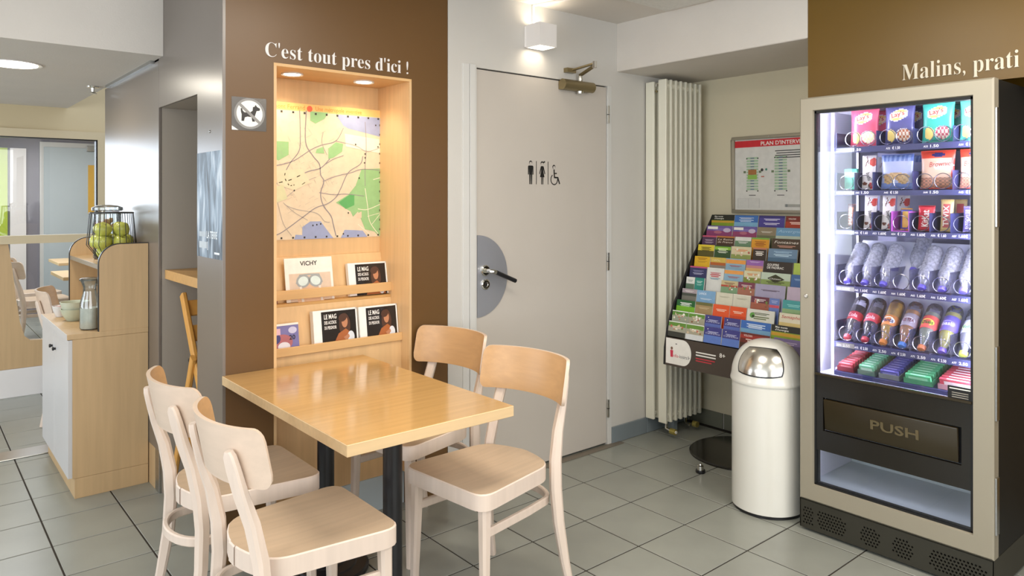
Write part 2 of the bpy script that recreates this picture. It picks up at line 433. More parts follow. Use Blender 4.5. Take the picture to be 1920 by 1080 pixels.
# right wall, brown header over the vending machine, return
struct(MB().box(3.83, 4.0, -2.3, D, 0, 2.6, M['beige_wall']).build('wall_right', smooth=0))
hd = MB(); hd.box(3.161, 3.185, -0.6, 1.68, 1.846, CZ + 0.05, M['olive']); hd.box(3.185, 3.83, 1.655, 1.68, 0, CZ + .05, M['beige_wall'])
hd.box(3.161, 3.185, 1.66, 1.68, 0, 1.846, M['olive']); hd.box(3.161, 3.83, -0.6, -0.55, 0, CZ, M['olive']); hd.box(3.80, 3.829, -0.55, 1.655, 0, CZ, M['olive'])
struct(hd.build('wall_header', smooth=0))
# outer walls of the room with their window openings
o = MB(); W = M['white_wall']
for y0, y1 in [(-2.3, -0.95), (2.75, 3.9), (5.9, 6.3)]: o.box(-2.7, -2.6, y0, y1, 0, 2.6, W)
for y0, y1 in [(-0.95, 2.75), (3.9, 5.9)]: o.box(-2.7, -2.6, y0, y1, 0, 0.75, W); o.box(-2.7, -2.6, y0, y1, 2.03, 2.6, W)
struct(o.build('wall_left_outer', smooth=0))
o = MB(); o.box(-2.6, -1.25, -2.3, -2.2, 0, 2.6, W); o.box(2.45, 4.0, -2.3, -2.2, 0, 2.6, W); o.box(-1.25, 2.45, -2.3, -2.2, 0, 0.75, W); o.box(-1.25, 2.45, -2.3, -2.2, 2.25, 2.6, W)
struct(o.build('wall_front', smooth=0))

# skirting tiles
bb = struct(MB().box(3.11, 3.83, D - 0.002, D, 0, 0.093, M['grout']).build('baseboard_back', smooth=0))
for x0, x1 in [(3.11, 3.412), (3.416, 3.718), (3.722, 3.82)]:
    MB().box(x0, x1, D - 0.011, D - 0.001, 0.001, 0.094, M['skirt']).build('skirting_tile', bb, bevel=0.0015)
br = struct(MB().box(3.828, 3.83, 1.68, D, 0, 0.093, M['paper']).build('baseboard_right', smooth=0))
for y0, y1 in [(2.573, 2.82), (2.268, 2.566), (1.965, 2.263), (1.69, 1.96)]:
    MB().box(3.819, 3.829, y0, y1, 0.001, 0.094, M['skirt_g']).build('skirting_tile', br, bevel=0.0015)

# toilet door
dr = MB(); dr.box(2.149, 3.0735, D + 0.003, D + 0.043, 0.012, 2.031, M['door'])
door = struct(dr.build('door_1', smooth=0, origin=(2.149, D, 0), bevel=0.001))
MB().box(2.140, 3.085, D + 0.03, D + 0.1, 0, 2.043, M['gap']).build('rebate', door, smooth=0)
fr = MB()
fr.box(2.062, 2.100, D - 0.006, D + 0.001, 0, 2.05, M['frame_w']); fr.box(2.102, 2.134, D - 0.010, D + 0.001, 0, 2.05, M['frame_w']); fr.box(2.134, 2.1455, D - 0.004, D + 0.02, 0, 2.04, M['frame_w'])
fr.box(3.0775, 3.108, D - 0.006, D + 0.02, 0, 2.04, M['frame_w'])
fr.build('door_frame', door, smooth=0, bevel=0.001)
F = facing_y(2.149, D + 0.003, 1.02)
kp = MB(); pts = [(0.002 + 0.19 * math.cos(R(t)), 0.201 * math.sin(R(t))) for t in range(-90, 91, 6)]
kp.prism([(2.149 + a, 1.02 + c) for a, c in pts], 'xz', D - 0.0015, D + 0.004, M['plate'])
kp.build('push_plate', door, smooth=0)
h = MB(); rx = Matrix.Rotation(R(90), 3, 'X')
h.lathe([(0.0, 0.0), (0.027, 0.0), (0.027, 0.008), (0.022, 0.012), (0.0, 0.012)][1:4], M['chrome'], 20, (2.197, D - 0.001, 1.047), rx)
h.tube([(2.197, D - 0.008, 1.047), (2.197, D - 0.052, 1.047), (2.203, D - 0.060, 1.046), (2.222, D - 0.060, 1.040)], 0.0105, M['chrome'], 10)
hl = h.build('door_handle', door)
MB().tube([(2.220, D - 0.060, 1.041), (2.345, D - 0.060, 0.990)], 0.0108, M['black'], 10).build('lever_grip', hl)
h = MB(); h.lathe([(0.026, 0), (0.026, 0.007), (0.021, 0.010), (0.012, 0.010), (0.010, 0.007)], M['chrome'], 20, (2.199, D - 0.001, 0.978), rx)
h.box(2.1965, 2.2015, D - 0.0095, D - 0.006, 0.968, 0.988, M['black']); h.build('lock_rosette', door)
for z in (1.876, 1.043, 0.209):
    hg = MB(); hg.tube([(3.078, D - 0.008, z - 0.05), (3.078, D - 0.008, z + 0.05)], 0.007, M['chrome'], 8)
    hg.tube([(3.078, D - 0.008, z - 0.002), (3.078, D - 0.008, z + 0.002)], 0.0085, M['black'], 8)
    hg.build('hinge', door)
# closer
c = MB(); c.tube([(2.695, D - 0.030, 2.010), (2.925, D - 0.030, 2.010)], (0.029, 0.029), M['brass'], 16)
c.box(2.70, 2.92, D - 0.012, D + 0.003, 1.985, 2.03, M['brass'])
cl = c.build('door_closer', door)
c = MB(); c.lathe([(0.012, -0.01), (0.014, 0.0), (0.012, 0.03)], M['chrome'], 12, (2.83, D - 0.03, 2.035)); c.lathe([(0.016, -0.006), (0.018, 0.006), (0.010, 0.012)], M['chrome'], 12, (2.83, D - 0.03, 1.976))
c.build('closer_spindle', cl)
EL = (2.792, D - 0.175, 2.098)
c = MB(); c.tube([(2.83, D - 0.032, 2.070), EL], (0.006, 0.011), M['brass'], 'rect', hint=(0, 0, 1))
c.tube([(EL[0], EL[1], EL[2] + .012), (2.775, D - 0.022, 2.092)], (0.005, 0.009), M['brass'], 'rect', hint=(0, 0, 1))
c.box(2.735, 2.80, D - 0.03, D + 0.001, 2.078, 2.102, M['brass']); c.tube([(EL[0], EL[1], EL[2] - .012), (EL[0], EL[1], EL[2] + .022)], 0.012, M['chrome'], 10)
c.build('closer_arm', cl)
# pictograms
K = ink('#141414'); F = facing_y(2.476, D + 0.0026, 1.474)
def pg(name): return MB(), name
p = MB()          # man
p.fe(F, 0.024, 0.111, 0.0105, 0.0115, K); p.fe(F, 0.0245, 0.108, 0.0085, 0.0085, M['door'], 0.0009)
p.fp(F, [(0.006, 0.092), (0.011, 0.097), (0.038, 0.097), (0.043, 0.092), (0.043, 0.05), (0.037, 0.05), (0.036, 0.082), (0.035, 0.05), (0.0335, 0), (0.0265, 0), (0.0255, 0.05), (0.0235, 0.05), (0.0225, 0), (0.0155, 0), (0.014, 0.05), (0.013, 0.082), (0.012, 0.05), (0.006, 0.05)], K)
p.build('man_pictogram', door, smooth=0)
p = MB(); p.fr(F, 0.062, 0.066, 0.0, 0.121, K); p.fr(F, 0.145, 0.149, 0.0, 0.121, K); p.build('pictogram_divider', door, smooth=0)
p = MB()          # woman
p.fe(F, 0.104, 0.110, 0.0105, 0.0115, K); p.fe(F, 0.104, 0.106, 0.0085, 0.0085, M['door'], 0.0009); p.fp(F, [(0.107, 0.116), (0.113, 0.112), (0.125, 0.116), (0.124, 0.123), (0.116, 0.121)], K, 0.001)
p.fp(F, [(0.084, 0.056), (0.089, 0.053), (0.097, 0.08), (0.096, 0.065), (0.089, 0.038), (0.098, 0.038), (0.0985, 0), (0.1035, 0), (0.104, 0.038), (0.1065, 0.038), (0.107, 0), (0.112, 0), (0.1135, 0.038), (0.121, 0.038), (0.114, 0.065), (0.113, 0.08), (0.121, 0.053), (0.126, 0.056), (0.116, 0.092), (0.112, 0.096), (0.098, 0.096), (0.094, 0.092)], K)
p.build('woman_pictogram', door, smooth=0)
p = MB()          # wheelchair user
p.fe(F, 0.189, 0.094, 0.0105, 0.0115, K); p.fe(F, 0.190, 0.091, 0.0078, 0.008, M['door'], 0.0009)
p.fl(F, [(0.190, 0.078), (0.193, 0.038), (0.218, 0.037), (0.230, 0.006)], 0.008, K); p.fl(F, [(0.192, 0.059), (0.208, 0.060)], 0.006, K, 0.0009)
p.fl(F, [(0.191 + 0.024 * math.cos(R(t)), 0.027 + 0.027 * math.sin(R(t))) for t in range(125, 376, 12)], 0.0052, K, 0.0007)
p.build('wheelchair_pictogram', door, smooth=0)
struct(MB().box(2.10, 3.17, D - 0.046, D - 0.001, 0, 0.004, M['wood_strip']).build('trim_3', smooth=0, bevel=0.0015))

# glazed partition and the room behind it
wf = MB(); fw = M['far_wall']
wf.box(-2.7, 4.4, 6.2, 6.28, 1.895, 2.6, fw); wf.box(-2.7, 0.0, 6.2, 6.28, 0, 0.9, fw); wf.box(-0.05, 0.0, 6.2, 6.28, 0.9, 1.895, fw); wf.box(1.19, 4.4, 6.2, 6.28, 0, 1.895, fw)
wall_far = struct(wf.build('wall_far', smooth=0))
MB().prism([(0.0, 0.2), (1.19, 0.2), (1.19, 0.385), (0.78, 0.385), (0.705, 0.39), (0.672, 0.42), (0.645, 0.52), (0.62, 0.70), (0.60, 0.90), (0.575, 1.08), (0.0, 1.08)], 'xz', 6.195, 6.25, M['cab']).build('timber_parapet', wall_far, smooth=0)
MB().box(0.0, 1.19, 6.19, 6.25, 0, 0.198, M['white']).build('white_kickboard', wall_far, smooth=0, bevel=0.002)
wn = MB(); fb = mat('beige_frame', '#cdbd9c', 0.45, 0, 0.03, 4)
wn.box(0.0, 1.19, 6.18, 6.26, 1.838, 1.895, fb); wn.box(1.128, 1.19, 6.18, 6.26, 0.385, 1.838, fb); wn.box(0.0, 1.128, 6.18, 6.26, 1.08, 1.137, fb); wn.box(0.0, 0.03, 6.18, 6.26, 1.137, 1.838, fb)
wn.box(1.118, 1.128, 6.185, 6.25, 1.137, 1.838, M['black']); wn.box(0.03, 1.128, 6.185, 6.25, 1.830, 1.838, M['black'])
win = struct(wn.build('window_1', smooth=0))
MB().box(0.03, 1.118, 6.215, 6.221, 1.137, 1.83, M['glass']).build('pane', win, smooth=0)
MB().box(-2.6, -0.05, 6.215, 6.221, 0.9, 1.895, M['glass']).build('pane', win, smooth=0)
MB().prism([(0.58, 1.08), (0.605, 0.90), (0.65, 0.52), (0.70, 0.39), (1.128, 0.387), (1.128, 1.08)], 'xz', 6.22, 6.226, M['glass']).build('pane', win, smooth=0)
bk = MB(); bk.box(0.15, 4.4, 10.5, 10.6, 0, 2.6, M['mauve']); bk.box(-2.7, -2.25, 10.5, 10.6, 0, 2.6, M['mauve']); bk.box(-2.25, 0.15, 10.5, 10.6, 0, .78, M['mauve']); bk.box(-2.25, 0.15, 10.5, 10.6, 2.32, 2.6, M['mauve']); bk.box(-2.7, -2.6, 6.28, 10.5, 0, 2.6, M['white_wall']); bk.box(4.3, 4.4, 6.28, 10.5, 0, 2.6, M['white_wall'])
wb = struct(bk.build('wall_far_back', smooth=0))
MB().box(0.3, 0.965, 10.46, 10.5, 0.0, 2.0, ink('#a9bf3a')).build('green_panel', wb, smooth=0)
MB().box(0.99, 1.15, 10.46, 10.5, 0.0, 2.0, M['white']).build('white_panel', wb, smooth=0)
d2 = struct(MB().box(1.33, 2.25, 10.455, 10.5, 0.0, 2.03, M['ltgrey']).build('door_2', smooth=0, bevel=0.003))
MB().box(1.29, 2.29, 10.47, 10.5, 0.0, 2.09, M['frame_w']).build('door_frame', d2, smooth=0)
MB().box(1.78, 1.99, 10.42, 10.455, 1.99, 2.06, M['steel']).build('door_closer', d2, smooth=0, bevel=0.004)
tag(MB().box(1.80, 2.02, 10.448, 10.455, 1.21, 1.82, ink('#d9a93f')).build('door_notice', origin=(1.9, 10.45, 1.2), smooth=0), 'tall yellow notice stuck on the pale door of the room behind the glass', 'notice')
# ------------------------------------------------------------------ lamps and small fixings on the walls
lamp = thing('wall_lamp', (2.51, D, 2.23), 'white cube wall lamp shining up and down above the toilet door', 'lamp')
l = MB()
for x0, x1, y0, y1 in [(2.455, 2.460, 2.715, D - 0.012), (2.565, 2.570, 2.715, D - 0.012), (2.460, 2.565, 2.715, 2.720), (2.460, 2.565, D - 0.017, D - 0.012)]:
    l.box(x0, x1, y0, y1, 2.172, 2.288, M['white'])
l.build('lamp_shade', lamp, smooth=0, merge=False)
MB().box(2.452, 2.573, D - 0.012, D, 2.176, 2.284, M['white']).build('wall_plate', lamp, bevel=0.002)
MB().box(2.463, 2.562, 2.722, D - 0.018, 2.226, 2.234, M['lampglow']).build('light_source', lamp, smooth=0)
for zz, rot in [(2.224, (0, 0, 0)), (2.236, (R(180), 0, 0))]:
    ld = area('cube_lamp_light', (2.5125, 2.77, zz), rot, 0.09, 0.09, 0.5, (1.0, 0.88, 0.70)); ld.parent = lamp; ld.location = (2.5125 - 2.51, 2.77 - D, zz - 2.23)
cb = MB(); cb.tube([(2.512, D - 0.006, 2.29), (2.512, D - 0.006, CZ - 0.006)], (0.006, 0.006), M['white'], 'rect', hint=(0, 1, 0)); cb.tube([(2.512, D - 0.004, CZ - 0.006), (2.60, 2.45, CZ - 0.008)], (0.006, 0.006), M['white'], 'rect', hint=(0, 0, 1))
tag(cb.build('cable_duct', origin=(2.512, D, 2.34)), 'thin white cable duct rising from the cube wall lamp to the ceiling', 'cable duct')

dl = thing('recessed_downlight', (0.42, 4.33, 2.063), 'round recessed downlight glowing in the low ceiling at left', 'light')
q = MB(); q.lathe([(0.085, 0.0), (0.125, -0.004), (0.125, 0.0)], M['white'], 32, (0.42, 4.33, 2.0625)); q.build('trim_ring', dl)
q = MB(); q.lathe([(0.105, 0), (0.105, -0.006), (0.0001, -0.0075)], M['downglow'], 32, (0.42, 4.33, 2.0625)); q.build('diffuser', dl)
q = bpy.data.lights.new('downlight_light', 'AREA'); q.shape = 'DISK'; q.size = 0.2; q.energy = 7; q.color = (1, 0.93, 0.8)
qo = bpy.data.objects.new('downlight_light', q); COL.objects.link(qo); qo.parent = dl; qo.location = (0, 0, -0.012)
sm = thing('sprinkler_head', (0.87, 4.905, 2.063), 'small chrome sprinkler head under the low ceiling beside the grey panels', 'sprinkler')
q = MB(); q.lathe([(0.035, 0), (0.033, -0.006), (0.012, -0.009), (0.009, -0.03), (0.016, -0.032), (0.016, -0.036)], M['chrome'], 16, (0.87, 4.905, 2.0625)); q.build('body', sm)
q = MB(); q.lathe([(0.004, -0.036), (0.022, -0.040), (0.022, -0.043)], M['chrome'], 12, (0.87, 4.905, 2.0625)); q.build('deflector', sm)

# white lettering, letter by letter
def lettering(name, F, text, x0, x1, cap, label, skip=(), m=None):
    m = m or M['white']
    root = thing(name, tuple(F.p(0, 0)), label, 'lettering')
    full = text_geo(text, 'serif', 5)[0]; fx0 = min(v[0] for v in full); fx1 = max(v[0] for v in full)
    sx = (x1 - x0) / (fx1 - fx0)
    for k, ch in enumerate(text):
        if ch == ' ': continue
        pre = text_geo(text[:k + 1], 'serif', 5)[0]; own = text_geo(ch, 'serif', 5)[0]
        w = max(v[0] for v in own) - min(v[0] for v in own); xr = max(v[0] for v in pre)
        mb = MB(); mb.ft(F, x0 + (xr - w - fx0) * sx, 0, ch, cap, m, 0.0005, 'serif', 'l', w * sx, res=5, depth=0.004)
        mb.build('letter', root, smooth=0)
    return root
lettering('wall_lettering', facing_y(0, D, 1.962), "C'est tout pres d'ici !", 1.101, 1.757, 0.058, 'white serif words raised on the brown wall above the lit niche')
lettering('wall_lettering', facing_x(3.161, 0, 1.885), "Malins, prati", -1.272, -0.862, 0.067, 'white serif words on the ochre panel above the vending machine', m=ink('#dcd3bd'))

# no-dogs sign
sg = thing('no_dogs_sign', (1.0375, D, 1.728), 'round no dogs sign on a clear square plate on the brown wall', 'sign')
F = facing_y(0.97, D - 0.001, 1.664)
p = MB(); p.box(0.97, 1.105, D - 0.002, D, 1.664, 1.792, glass('sticker_film', '#d8d4cf', 0.6, 0.2, 0.22, '#b9b4ae')); p.build('clear_plate', sg, smooth=0)
g = ink('#8d8a87'); p = MB(); p.fe(F, 0.069, 0.066, 0.060, 0.060, g, 0.0016, 36); p.fe(F, 0.069, 0.066, 0.051, 0.051, M['paper'], 0.0020, 36); p.build('ring', sg, smooth=0)
k = ink('#2a2523'); p = MB()
dog = [(0.037, 0.036), (0.047, 0.036), (0.050, 0.050), (0.060, 0.054), (0.076, 0.053), (0.079, 0.036), (0.090, 0.036), (0.087, 0.044), (0.090, 0.060), (0.096, 0.078), (0.108, 0.080), (0.110, 0.088), (0.098, 0.094), (0.092, 0.102), (0.088, 0.094), (0.082, 0.093), (0.080, 0.078), (0.070, 0.070), (0.048, 0.070), (0.042, 0.076), (0.039, 0.086), (0.034, 0.084), (0.035, 0.072), (0.038, 0.062)]
p.fp(F, dog, k, 0.0024); p.build('dog_symbol', sg, smooth=0)
p = MB(); p.fl(F, [(0.033, 0.098), (0.105, 0.034)], 0.011, g, 0.0028); p.build('bar', sg, smooth=0)
p = MB(); p.fp(F, [(0.0, 0.0), (0.026, 0.0), (0.0, 0.016)], M['paper'], 0.0030); p.build('torn_corner', sg, smooth=0)

# glacier poster on the grey return of the column
def poster_mat():
    m = bpy.data.materials.new('ice_poster_print'); m.use_nodes = True; nt = m.node_tree; b = nt.nodes['Principled BSDF']; b.inputs['Roughness'].default_value = 0.5
    tc = nt.nodes.new('ShaderNodeTexCoord'); mp = nt.nodes.new('ShaderNodeMapping'); mp.inputs['Scale'].default_value = (1, 16, 3.2); mp.inputs['Rotation'].default_value = (R(12), 0, 0)
    n = nt.nodes.new('ShaderNodeTexNoise'); n.inputs['Scale'].default_value = 1.5; n.inputs['Detail'].default_value = 7; n.inputs['Distortion'].default_value = 0.8
    rp = nt.nodes.new('ShaderNodeValToRGB'); e = rp.color_ramp.elements
    e[0].position = 0.30; e[0].color = rgb('#2e363d'); e[1].position = 0.70; e[1].color = rgb('#c3cbd2')
    x = e.new(0.45); x.color = rgb('#5f6c78'); x = e.new(0.56); x.color = rgb('#8c9dad')
    nt.links.new(tc.outputs['Object'], mp.inputs['Vector']); nt.links.new(mp.outputs['Vector'], n.inputs['Vector']); nt.links.new(n.outputs['Fac'], rp.inputs['Fac']); nt.links.new(rp.outputs['Color'], b.inputs['Base Color'])
    return m
ps = thing('ice_poster', (0.936, 2.985, 1.165), 'narrow glossy ice landscape poster on the grey side of the brown column', 'poster')
MB().box(0.9335, 0.936, 2.836, 3.134, 1.165, 1.585, poster_mat()).build('sheet', ps, smooth=0)
F = facing_x(0.9335, 3.134, 1.165); t = ink('#e9edf0'); p = MB()
p.ft(F, 0.125, 0.078, 'LA TERRE', 0.028, t, style='bold', w=0.125); p.fr(F, 0.03, 0.115, 0.082, 0.102, ink('#aeb6bb')); p.fr(F, 0.03, 0.125, 0.036, 0.062, ink('#b9c0c4')); p.fr(F, 0.132, 0.138, 0.030, 0.064, t); p.fr(F, 0.215, 0.275, 0.018, 0.026, t)
tag(p.build('poster_lettering', ps, smooth=0), kind='stuff')
p = MB(); p.lathe([(0.006, 0), (0.006, 0.002), (0.003, 0.004)], M['steel'], 10, (0.936, 2.98, 1.665), Matrix.Rotation(R(-90), 3, 'Y')); p.build('screw', wl)

# ------------------------------------------------------------------ lit niche with map and magazine racks
X0, X1 = 1.136, 1.778
ni = thing('map_niche', (1.457, D, 0), 'lit beech lined niche in the brown wall with two magazine rails', 'niche')
MB().box(X0, X1, 3.118, 3.138, 0.95, 1.942, M['beech']).build('back_panel', ni, smooth=0)
MB().box(X0 + 0.001, X1 - 0.002, 3.103, 3.118, 1.143, 1.825, M['beech']).build('map_board', ni, bevel=0.001)
for x0, x1 in [(X0 + 0.0004, X0 + 0.012), (X1 - 0.012, X1 - 0.0004)]:
    MB().box(x0, x1, D + 0.0004, 3.118, 0.15, 1.9299, M['beech']).build('side_panel', ni, smooth=0)
MB().box(X0 + 0.0004, X1 - 0.0004, D + 0.0004, 3.118, 1.930, 1.9416, M['beech_x']).build('top_panel', ni, smooth=0)
p = MB(); p.prism([(3.118, 0.95), (3.050, 0.95), (3.095, 1.143), (3.118, 1.143)], 'yz', X0 + 0.012, X1 - 0.012, M['beech']); p.build('sloped_rack_back', ni, smooth=0)
MB().box(X0 + 0.012, X1 - 0.012, 3.000, 3.118, 0.938, 0.950, M['beech_d']).build('rack_shelf', ni, bevel=0.001)
MB().box(X0 + 0.012, X1 - 0.012, 2.992, 3.003, 0.968, 1.008, M['beech_x']).build('rack_rail', ni, bevel=0.001)
p = MB(); p.prism([(3.10, 0.76), (2.965, 0.76), (3.000, 0.938), (3.10, 0.938)], 'yz', X0 + 0.012, X1 - 0.012, M['beech']); p.build('sloped_rack_back', ni, smooth=0)
MB().box(X0 + 0.012, X1 - 0.012, 2.903, 3.10, 0.748, 0.760, M['beech_d']).build('rack_shelf', ni, bevel=0.001)
MB().box(X0 + 0.012, X1 - 0.012, 2.895, 2.906, 0.750, 0.785, M['beech_x']).build('rack_rail', ni, bevel=0.001)
MB().box(X0 + 0.012, X1 - 0.012, 2.906, 2.925, 0.15, 0.748, M['beech']).build('lower_panel', ni, smooth=0)
MB().box(X0, X1, 2.90, 2.92, 0, 0.15, M['ltgrey']).build('kickboard', ni, smooth=0)
for x, y in [(1.274, 2.978), (1.609, 2.970)]:
    q = MB(); q.lathe([(0.032, 0), (0.046, -0.006), (0.046, 0)], M['white'], 24, (x, y, 1.930)); s_ = q.build('spot_ring', ni)
    q = MB(); q.lathe([(0.034, -0.001), (0.034, -0.004), (0.0001, -0.005)], M['downglow'], 20, (x, y, 1.930)); q.build('spot_lens', s_)
    q = bpy.data.lights.new('niche_spot_light', 'SPOT'); q.energy = 6.0; q.spot_size = R(125); q.spot_blend = 0.8; q.shadow_soft_size = 0.03; q.color = (1, 0.80, 0.52)
    qo = bpy.data.objects.new('niche_spot_light', q); COL.objects.link(qo); qo.parent = ni; qo.location = (x - 1.457, y - D, 1.918); qo.rotation_euler = (R(6), 0, 0)

# town map: printed sheet, slightly wavy at the foot
mp = thing('town_map', (1.457, 3.103, 1.22), 'large town map sheet pinned to the back of the lit niche', 'map')
F = facing_y(X0 + 0.012, 3.1028, 1.218); Wm, Hm = 0.626, 0.605
p = MB(); pap = ink('#ddcbb0', 0.4); p.box(X0 + 0.012, X1 - 0.004, 3.1008, 3.1028, 1.218, 1.823, pap); p.build('sheet', mp, smooth=0)
F = facing_y(X0 + 0.012, 3.1008, 1.218)
def uv(a, b): return (a / 1360 * Wm, Hm - b / 1 * 0.001)      # a: 0..1360 across, b in millimetres from the top
GR, GR2, BL, OR, RD, RD2, WH, PK = ink('#93bd84'), ink('#5ea862'), ink('#9aa3c6'), ink('#e3aa68'), ink('#8d8489'), ink('#a89d97'), ink('#f1e6cf'), ink('#e2c3a9')
a = MB()
# coordinates: u in 0..1 across, v in 0..1 up
def P(*q): return [(x * Wm, y * Hm) for x, y in q]
a.fr(F, 0.0, Wm, Hm * 0.945, Hm, ink('#f2bf74'), 0.0004)
_lift = 0.0005
for (poly, m) in [([(0.17, .715), (.26, .715), (.26, .62), (.185, .575), (.10, .62), (.10, .66), (.17, .66)], GR), ([(.42, .95), (.56, .95), (.53, .90), (.46, .86), (.42, .88)], GR),
                  ([(.62, .94), (1, .94), (1, .79), (.86, .815), (.72, .84), (.68, .86)], BL), ([(.56, .68), (.62, .73), (.68, .72), (.67, .66), (.60, .61), (.56, .60)], GR),
                  ([(.47, .67), (.52, .69), (.53, .64), (.46, .64)], GR), ([(.83, .53), (.99, .54), (1.0, .02), (.98, .0), (.94, .04), (.86, .06), (.80, .20), (.76, .16), (.74, .2), (.62, .27), (.72, .33), (.78, .40)], GR),
                  ([(.64, .27), (.73, .33), (.77, .33), (.77, .25), (.70, .22)], GR2), ([(.36, .0), (.36, .09), (.42, .13), (.5, .13), (.56, .05), (.6, .0)], BL), ([(.30, .0), (.31, .035), (.37, .03), (.38, 0)], BL),
                  ([(.66, .0), (.69, .06), (.78, .055), (.84, .05), (.88, .0)], BL), ([(0, .32), (.035, .34), (.04, .25), (.01, .24)], OR), ([(0, .96), (.16, .94), (.16, .72), (0, .72)], WH),
                  ([(.69, .80), (.98, .77), (.99, .66), (.70, .70)], WH), ([(.08, .27), (.13, .28), (.13, .24), (.08, .24)], GR), ([(.79, .18), (.83, .20), (.83, .15), (.79, .15)], PK),
                  ([(.03, .08), (.06, .1), (.07, .06), (.03, .05)], GR), ([(.05, .50), (.12, .5), (.10, .44), (.03, .45)], ink('#d5d6b0')), ([(.16, .5), (.36, .52), (.42, .42), (.3, .36), (.18, .40)], ink('#dcd0b0')), ([(.14, .38), (.22, .40), (.25, .3), (.17, .27)], ink('#d3d1a8'))]:
    _lift += 0.00003; a.fp(F, P(*poly), m, _lift)
def road(pts, w, m=RD, l=0.0010):
    q = [Vector((x, y)) for x, y in P(*pts)]; out = []
    for i in range(len(q) - 1):
        p0, p1, p2, p3 = q[max(i - 1, 0)], q[i], q[i + 1], q[min(i + 2, len(q) - 1)]
        for k in range(6):
            t = k / 6; out.append(tuple(0.5 * ((2 * p1) + (p2 - p0) * t + (2 * p0 - 5 * p1 + 4 * p2 - p3) * t * t + (3 * p1 - p0 - 3 * p2 + p3) * t ** 3)))
    out.append(tuple(q[-1])); a.fl(F, out, w, m, l)
road([(.39, .95), (.385, .72), (.44, .62), (.49, .56), (.50, .48), (.525, .43), (.50, .34), (.52, .25), (.58, .17), (.60, .10), (.62, .02)], 0.0042)
road([(.34, .95), (.345, .72), (.33, .64), (.27, .56), (.23, .47), (.26, .40), (.30, .40)], 0.0036)
road([(0, .46), (.10, .52), (.28, .57), (.42, .66), (.50, .70), (.62, .74), (.68, .84)], 0.0032)
road([(.0, .30), (.06, .32), (.15, .40), (.28, .44), (.40, .50), (.50, .53), (.57, .60)], 0.0038)
road([(.12, .03), (.20, .05), (.36, .16), (.46, .23), (.55, .26), (.62, .31), (.66, .38), (.72, .50), (.82, .57), (.84, .63)], 0.0036)
road([(.52, .43), (.62, .47), (.74, .50), (.84, .53), (1, .525)], 0.0030); road([(.49, .345), (.60, .33), (.70, .335), (.85, .32)], 0.0030)
road([(.24, .31), (.38, .42), (.46, .46)], 0.0024, RD2); road([(.24, .25), (.32, .22), (.47, .19), (.53, .13), (.57, .12)], 0.0028, RD2); road([(.22, .27), (.30, .20), (.40, .14)], 0.0024, RD2)
road([(.86, .90), (.87, .70), (.86, .55), (.86, .40)], 0.0028); road([(.62, .74), (.78, .71), (.88, .67), (1, .71)], 0.0030, RD2); road([(.54, .56), (.60, .60), (.68, .63)], 0.0026)
road([(.12, .30), (.13, .10), (.11, .02)], 0.0026, RD2); road([(.18, .27), (.22, .12), (.28, .03)], 0.0022, RD2); road([(.52, .80), (.51, .72), (.55, .63)], 0.0024, RD2)
road([(.86, .38), (.88, .25), (.90, .12), (.98, .01)], 0.0030, WH); road([(.80, .22), (.88, .215), (1.0, .26)], 0.0028, WH); road([(.80, .10), (.90, .02)], 0.0026, WH); road([(.92, .10), (.99, .18)], 0.0022, WH); road([(.88, .16), (1, .19)], 0.002, WH); road([(.93, .45), (1, .47)], 0.003, WH)
K = ink('#3a342f')
for (x, y) in [(.95, .88), (.86, .65), (.86, .62), (.855, .58), (.78, .72), (.97, .71), (.81, .46), (.72, .19), (.68, .03), (.3, .36), (.10, .30), (.50, .11), (.44, .1), (.47, .105)]:
    a.fe(F, x * Wm, y * Hm, 0.0036, 0.0042, K, 0.0016, 8)
for k in range(12): a.fr(F, (.03 + k * .085) * Wm, (.03 + k * .085) * Wm + 0.009, Hm * .925, Hm * .940, K, 0.0014); a.fr(F, (.03 + k * .085) * Wm, (.03 + k * .085) * Wm + 0.008, 0.004, 0.012, K, 0.0014); a.fr(F, Wm - 0.012, Wm - 0.003, (.05 + k * .075) * Hm, (.05 + k * .075) * Hm + .009, K, 0.0014)
rr = random.Random(3)
for k in range(150):     # street hatching
    x, y = rr.gauss(.42, .16), rr.gauss(.50, .22)
    if not (0.02 < x < .95 and .04 < y < .88): continue
    t = rr.choice([0.5, 2.1]); L = rr.uniform(.01, .05)
    a.fl(F, P((x, y), (x + L * math.cos(t), y + L * math.sin(t))), 0.0008, RD2, 0.0009)
a.ft(F, .07 * Wm, Hm * .957, 'Clermont Ferrand', 0.019, ink('#dd8a3d'), 0.0014, w=.31 * Wm); a.fe(F, .415 * Wm, Hm * .967, 0.0135, 0.0135, ink('#e0603d'), 0.0015); a.ft(F, .46 * Wm, Hm * .957, 'Une métropole inventive', 0.019, ink('#dd8a3d'), 0.0014, w=.37 * Wm)
tag(a.build('map_print', mp, smooth=0), kind='stuff')

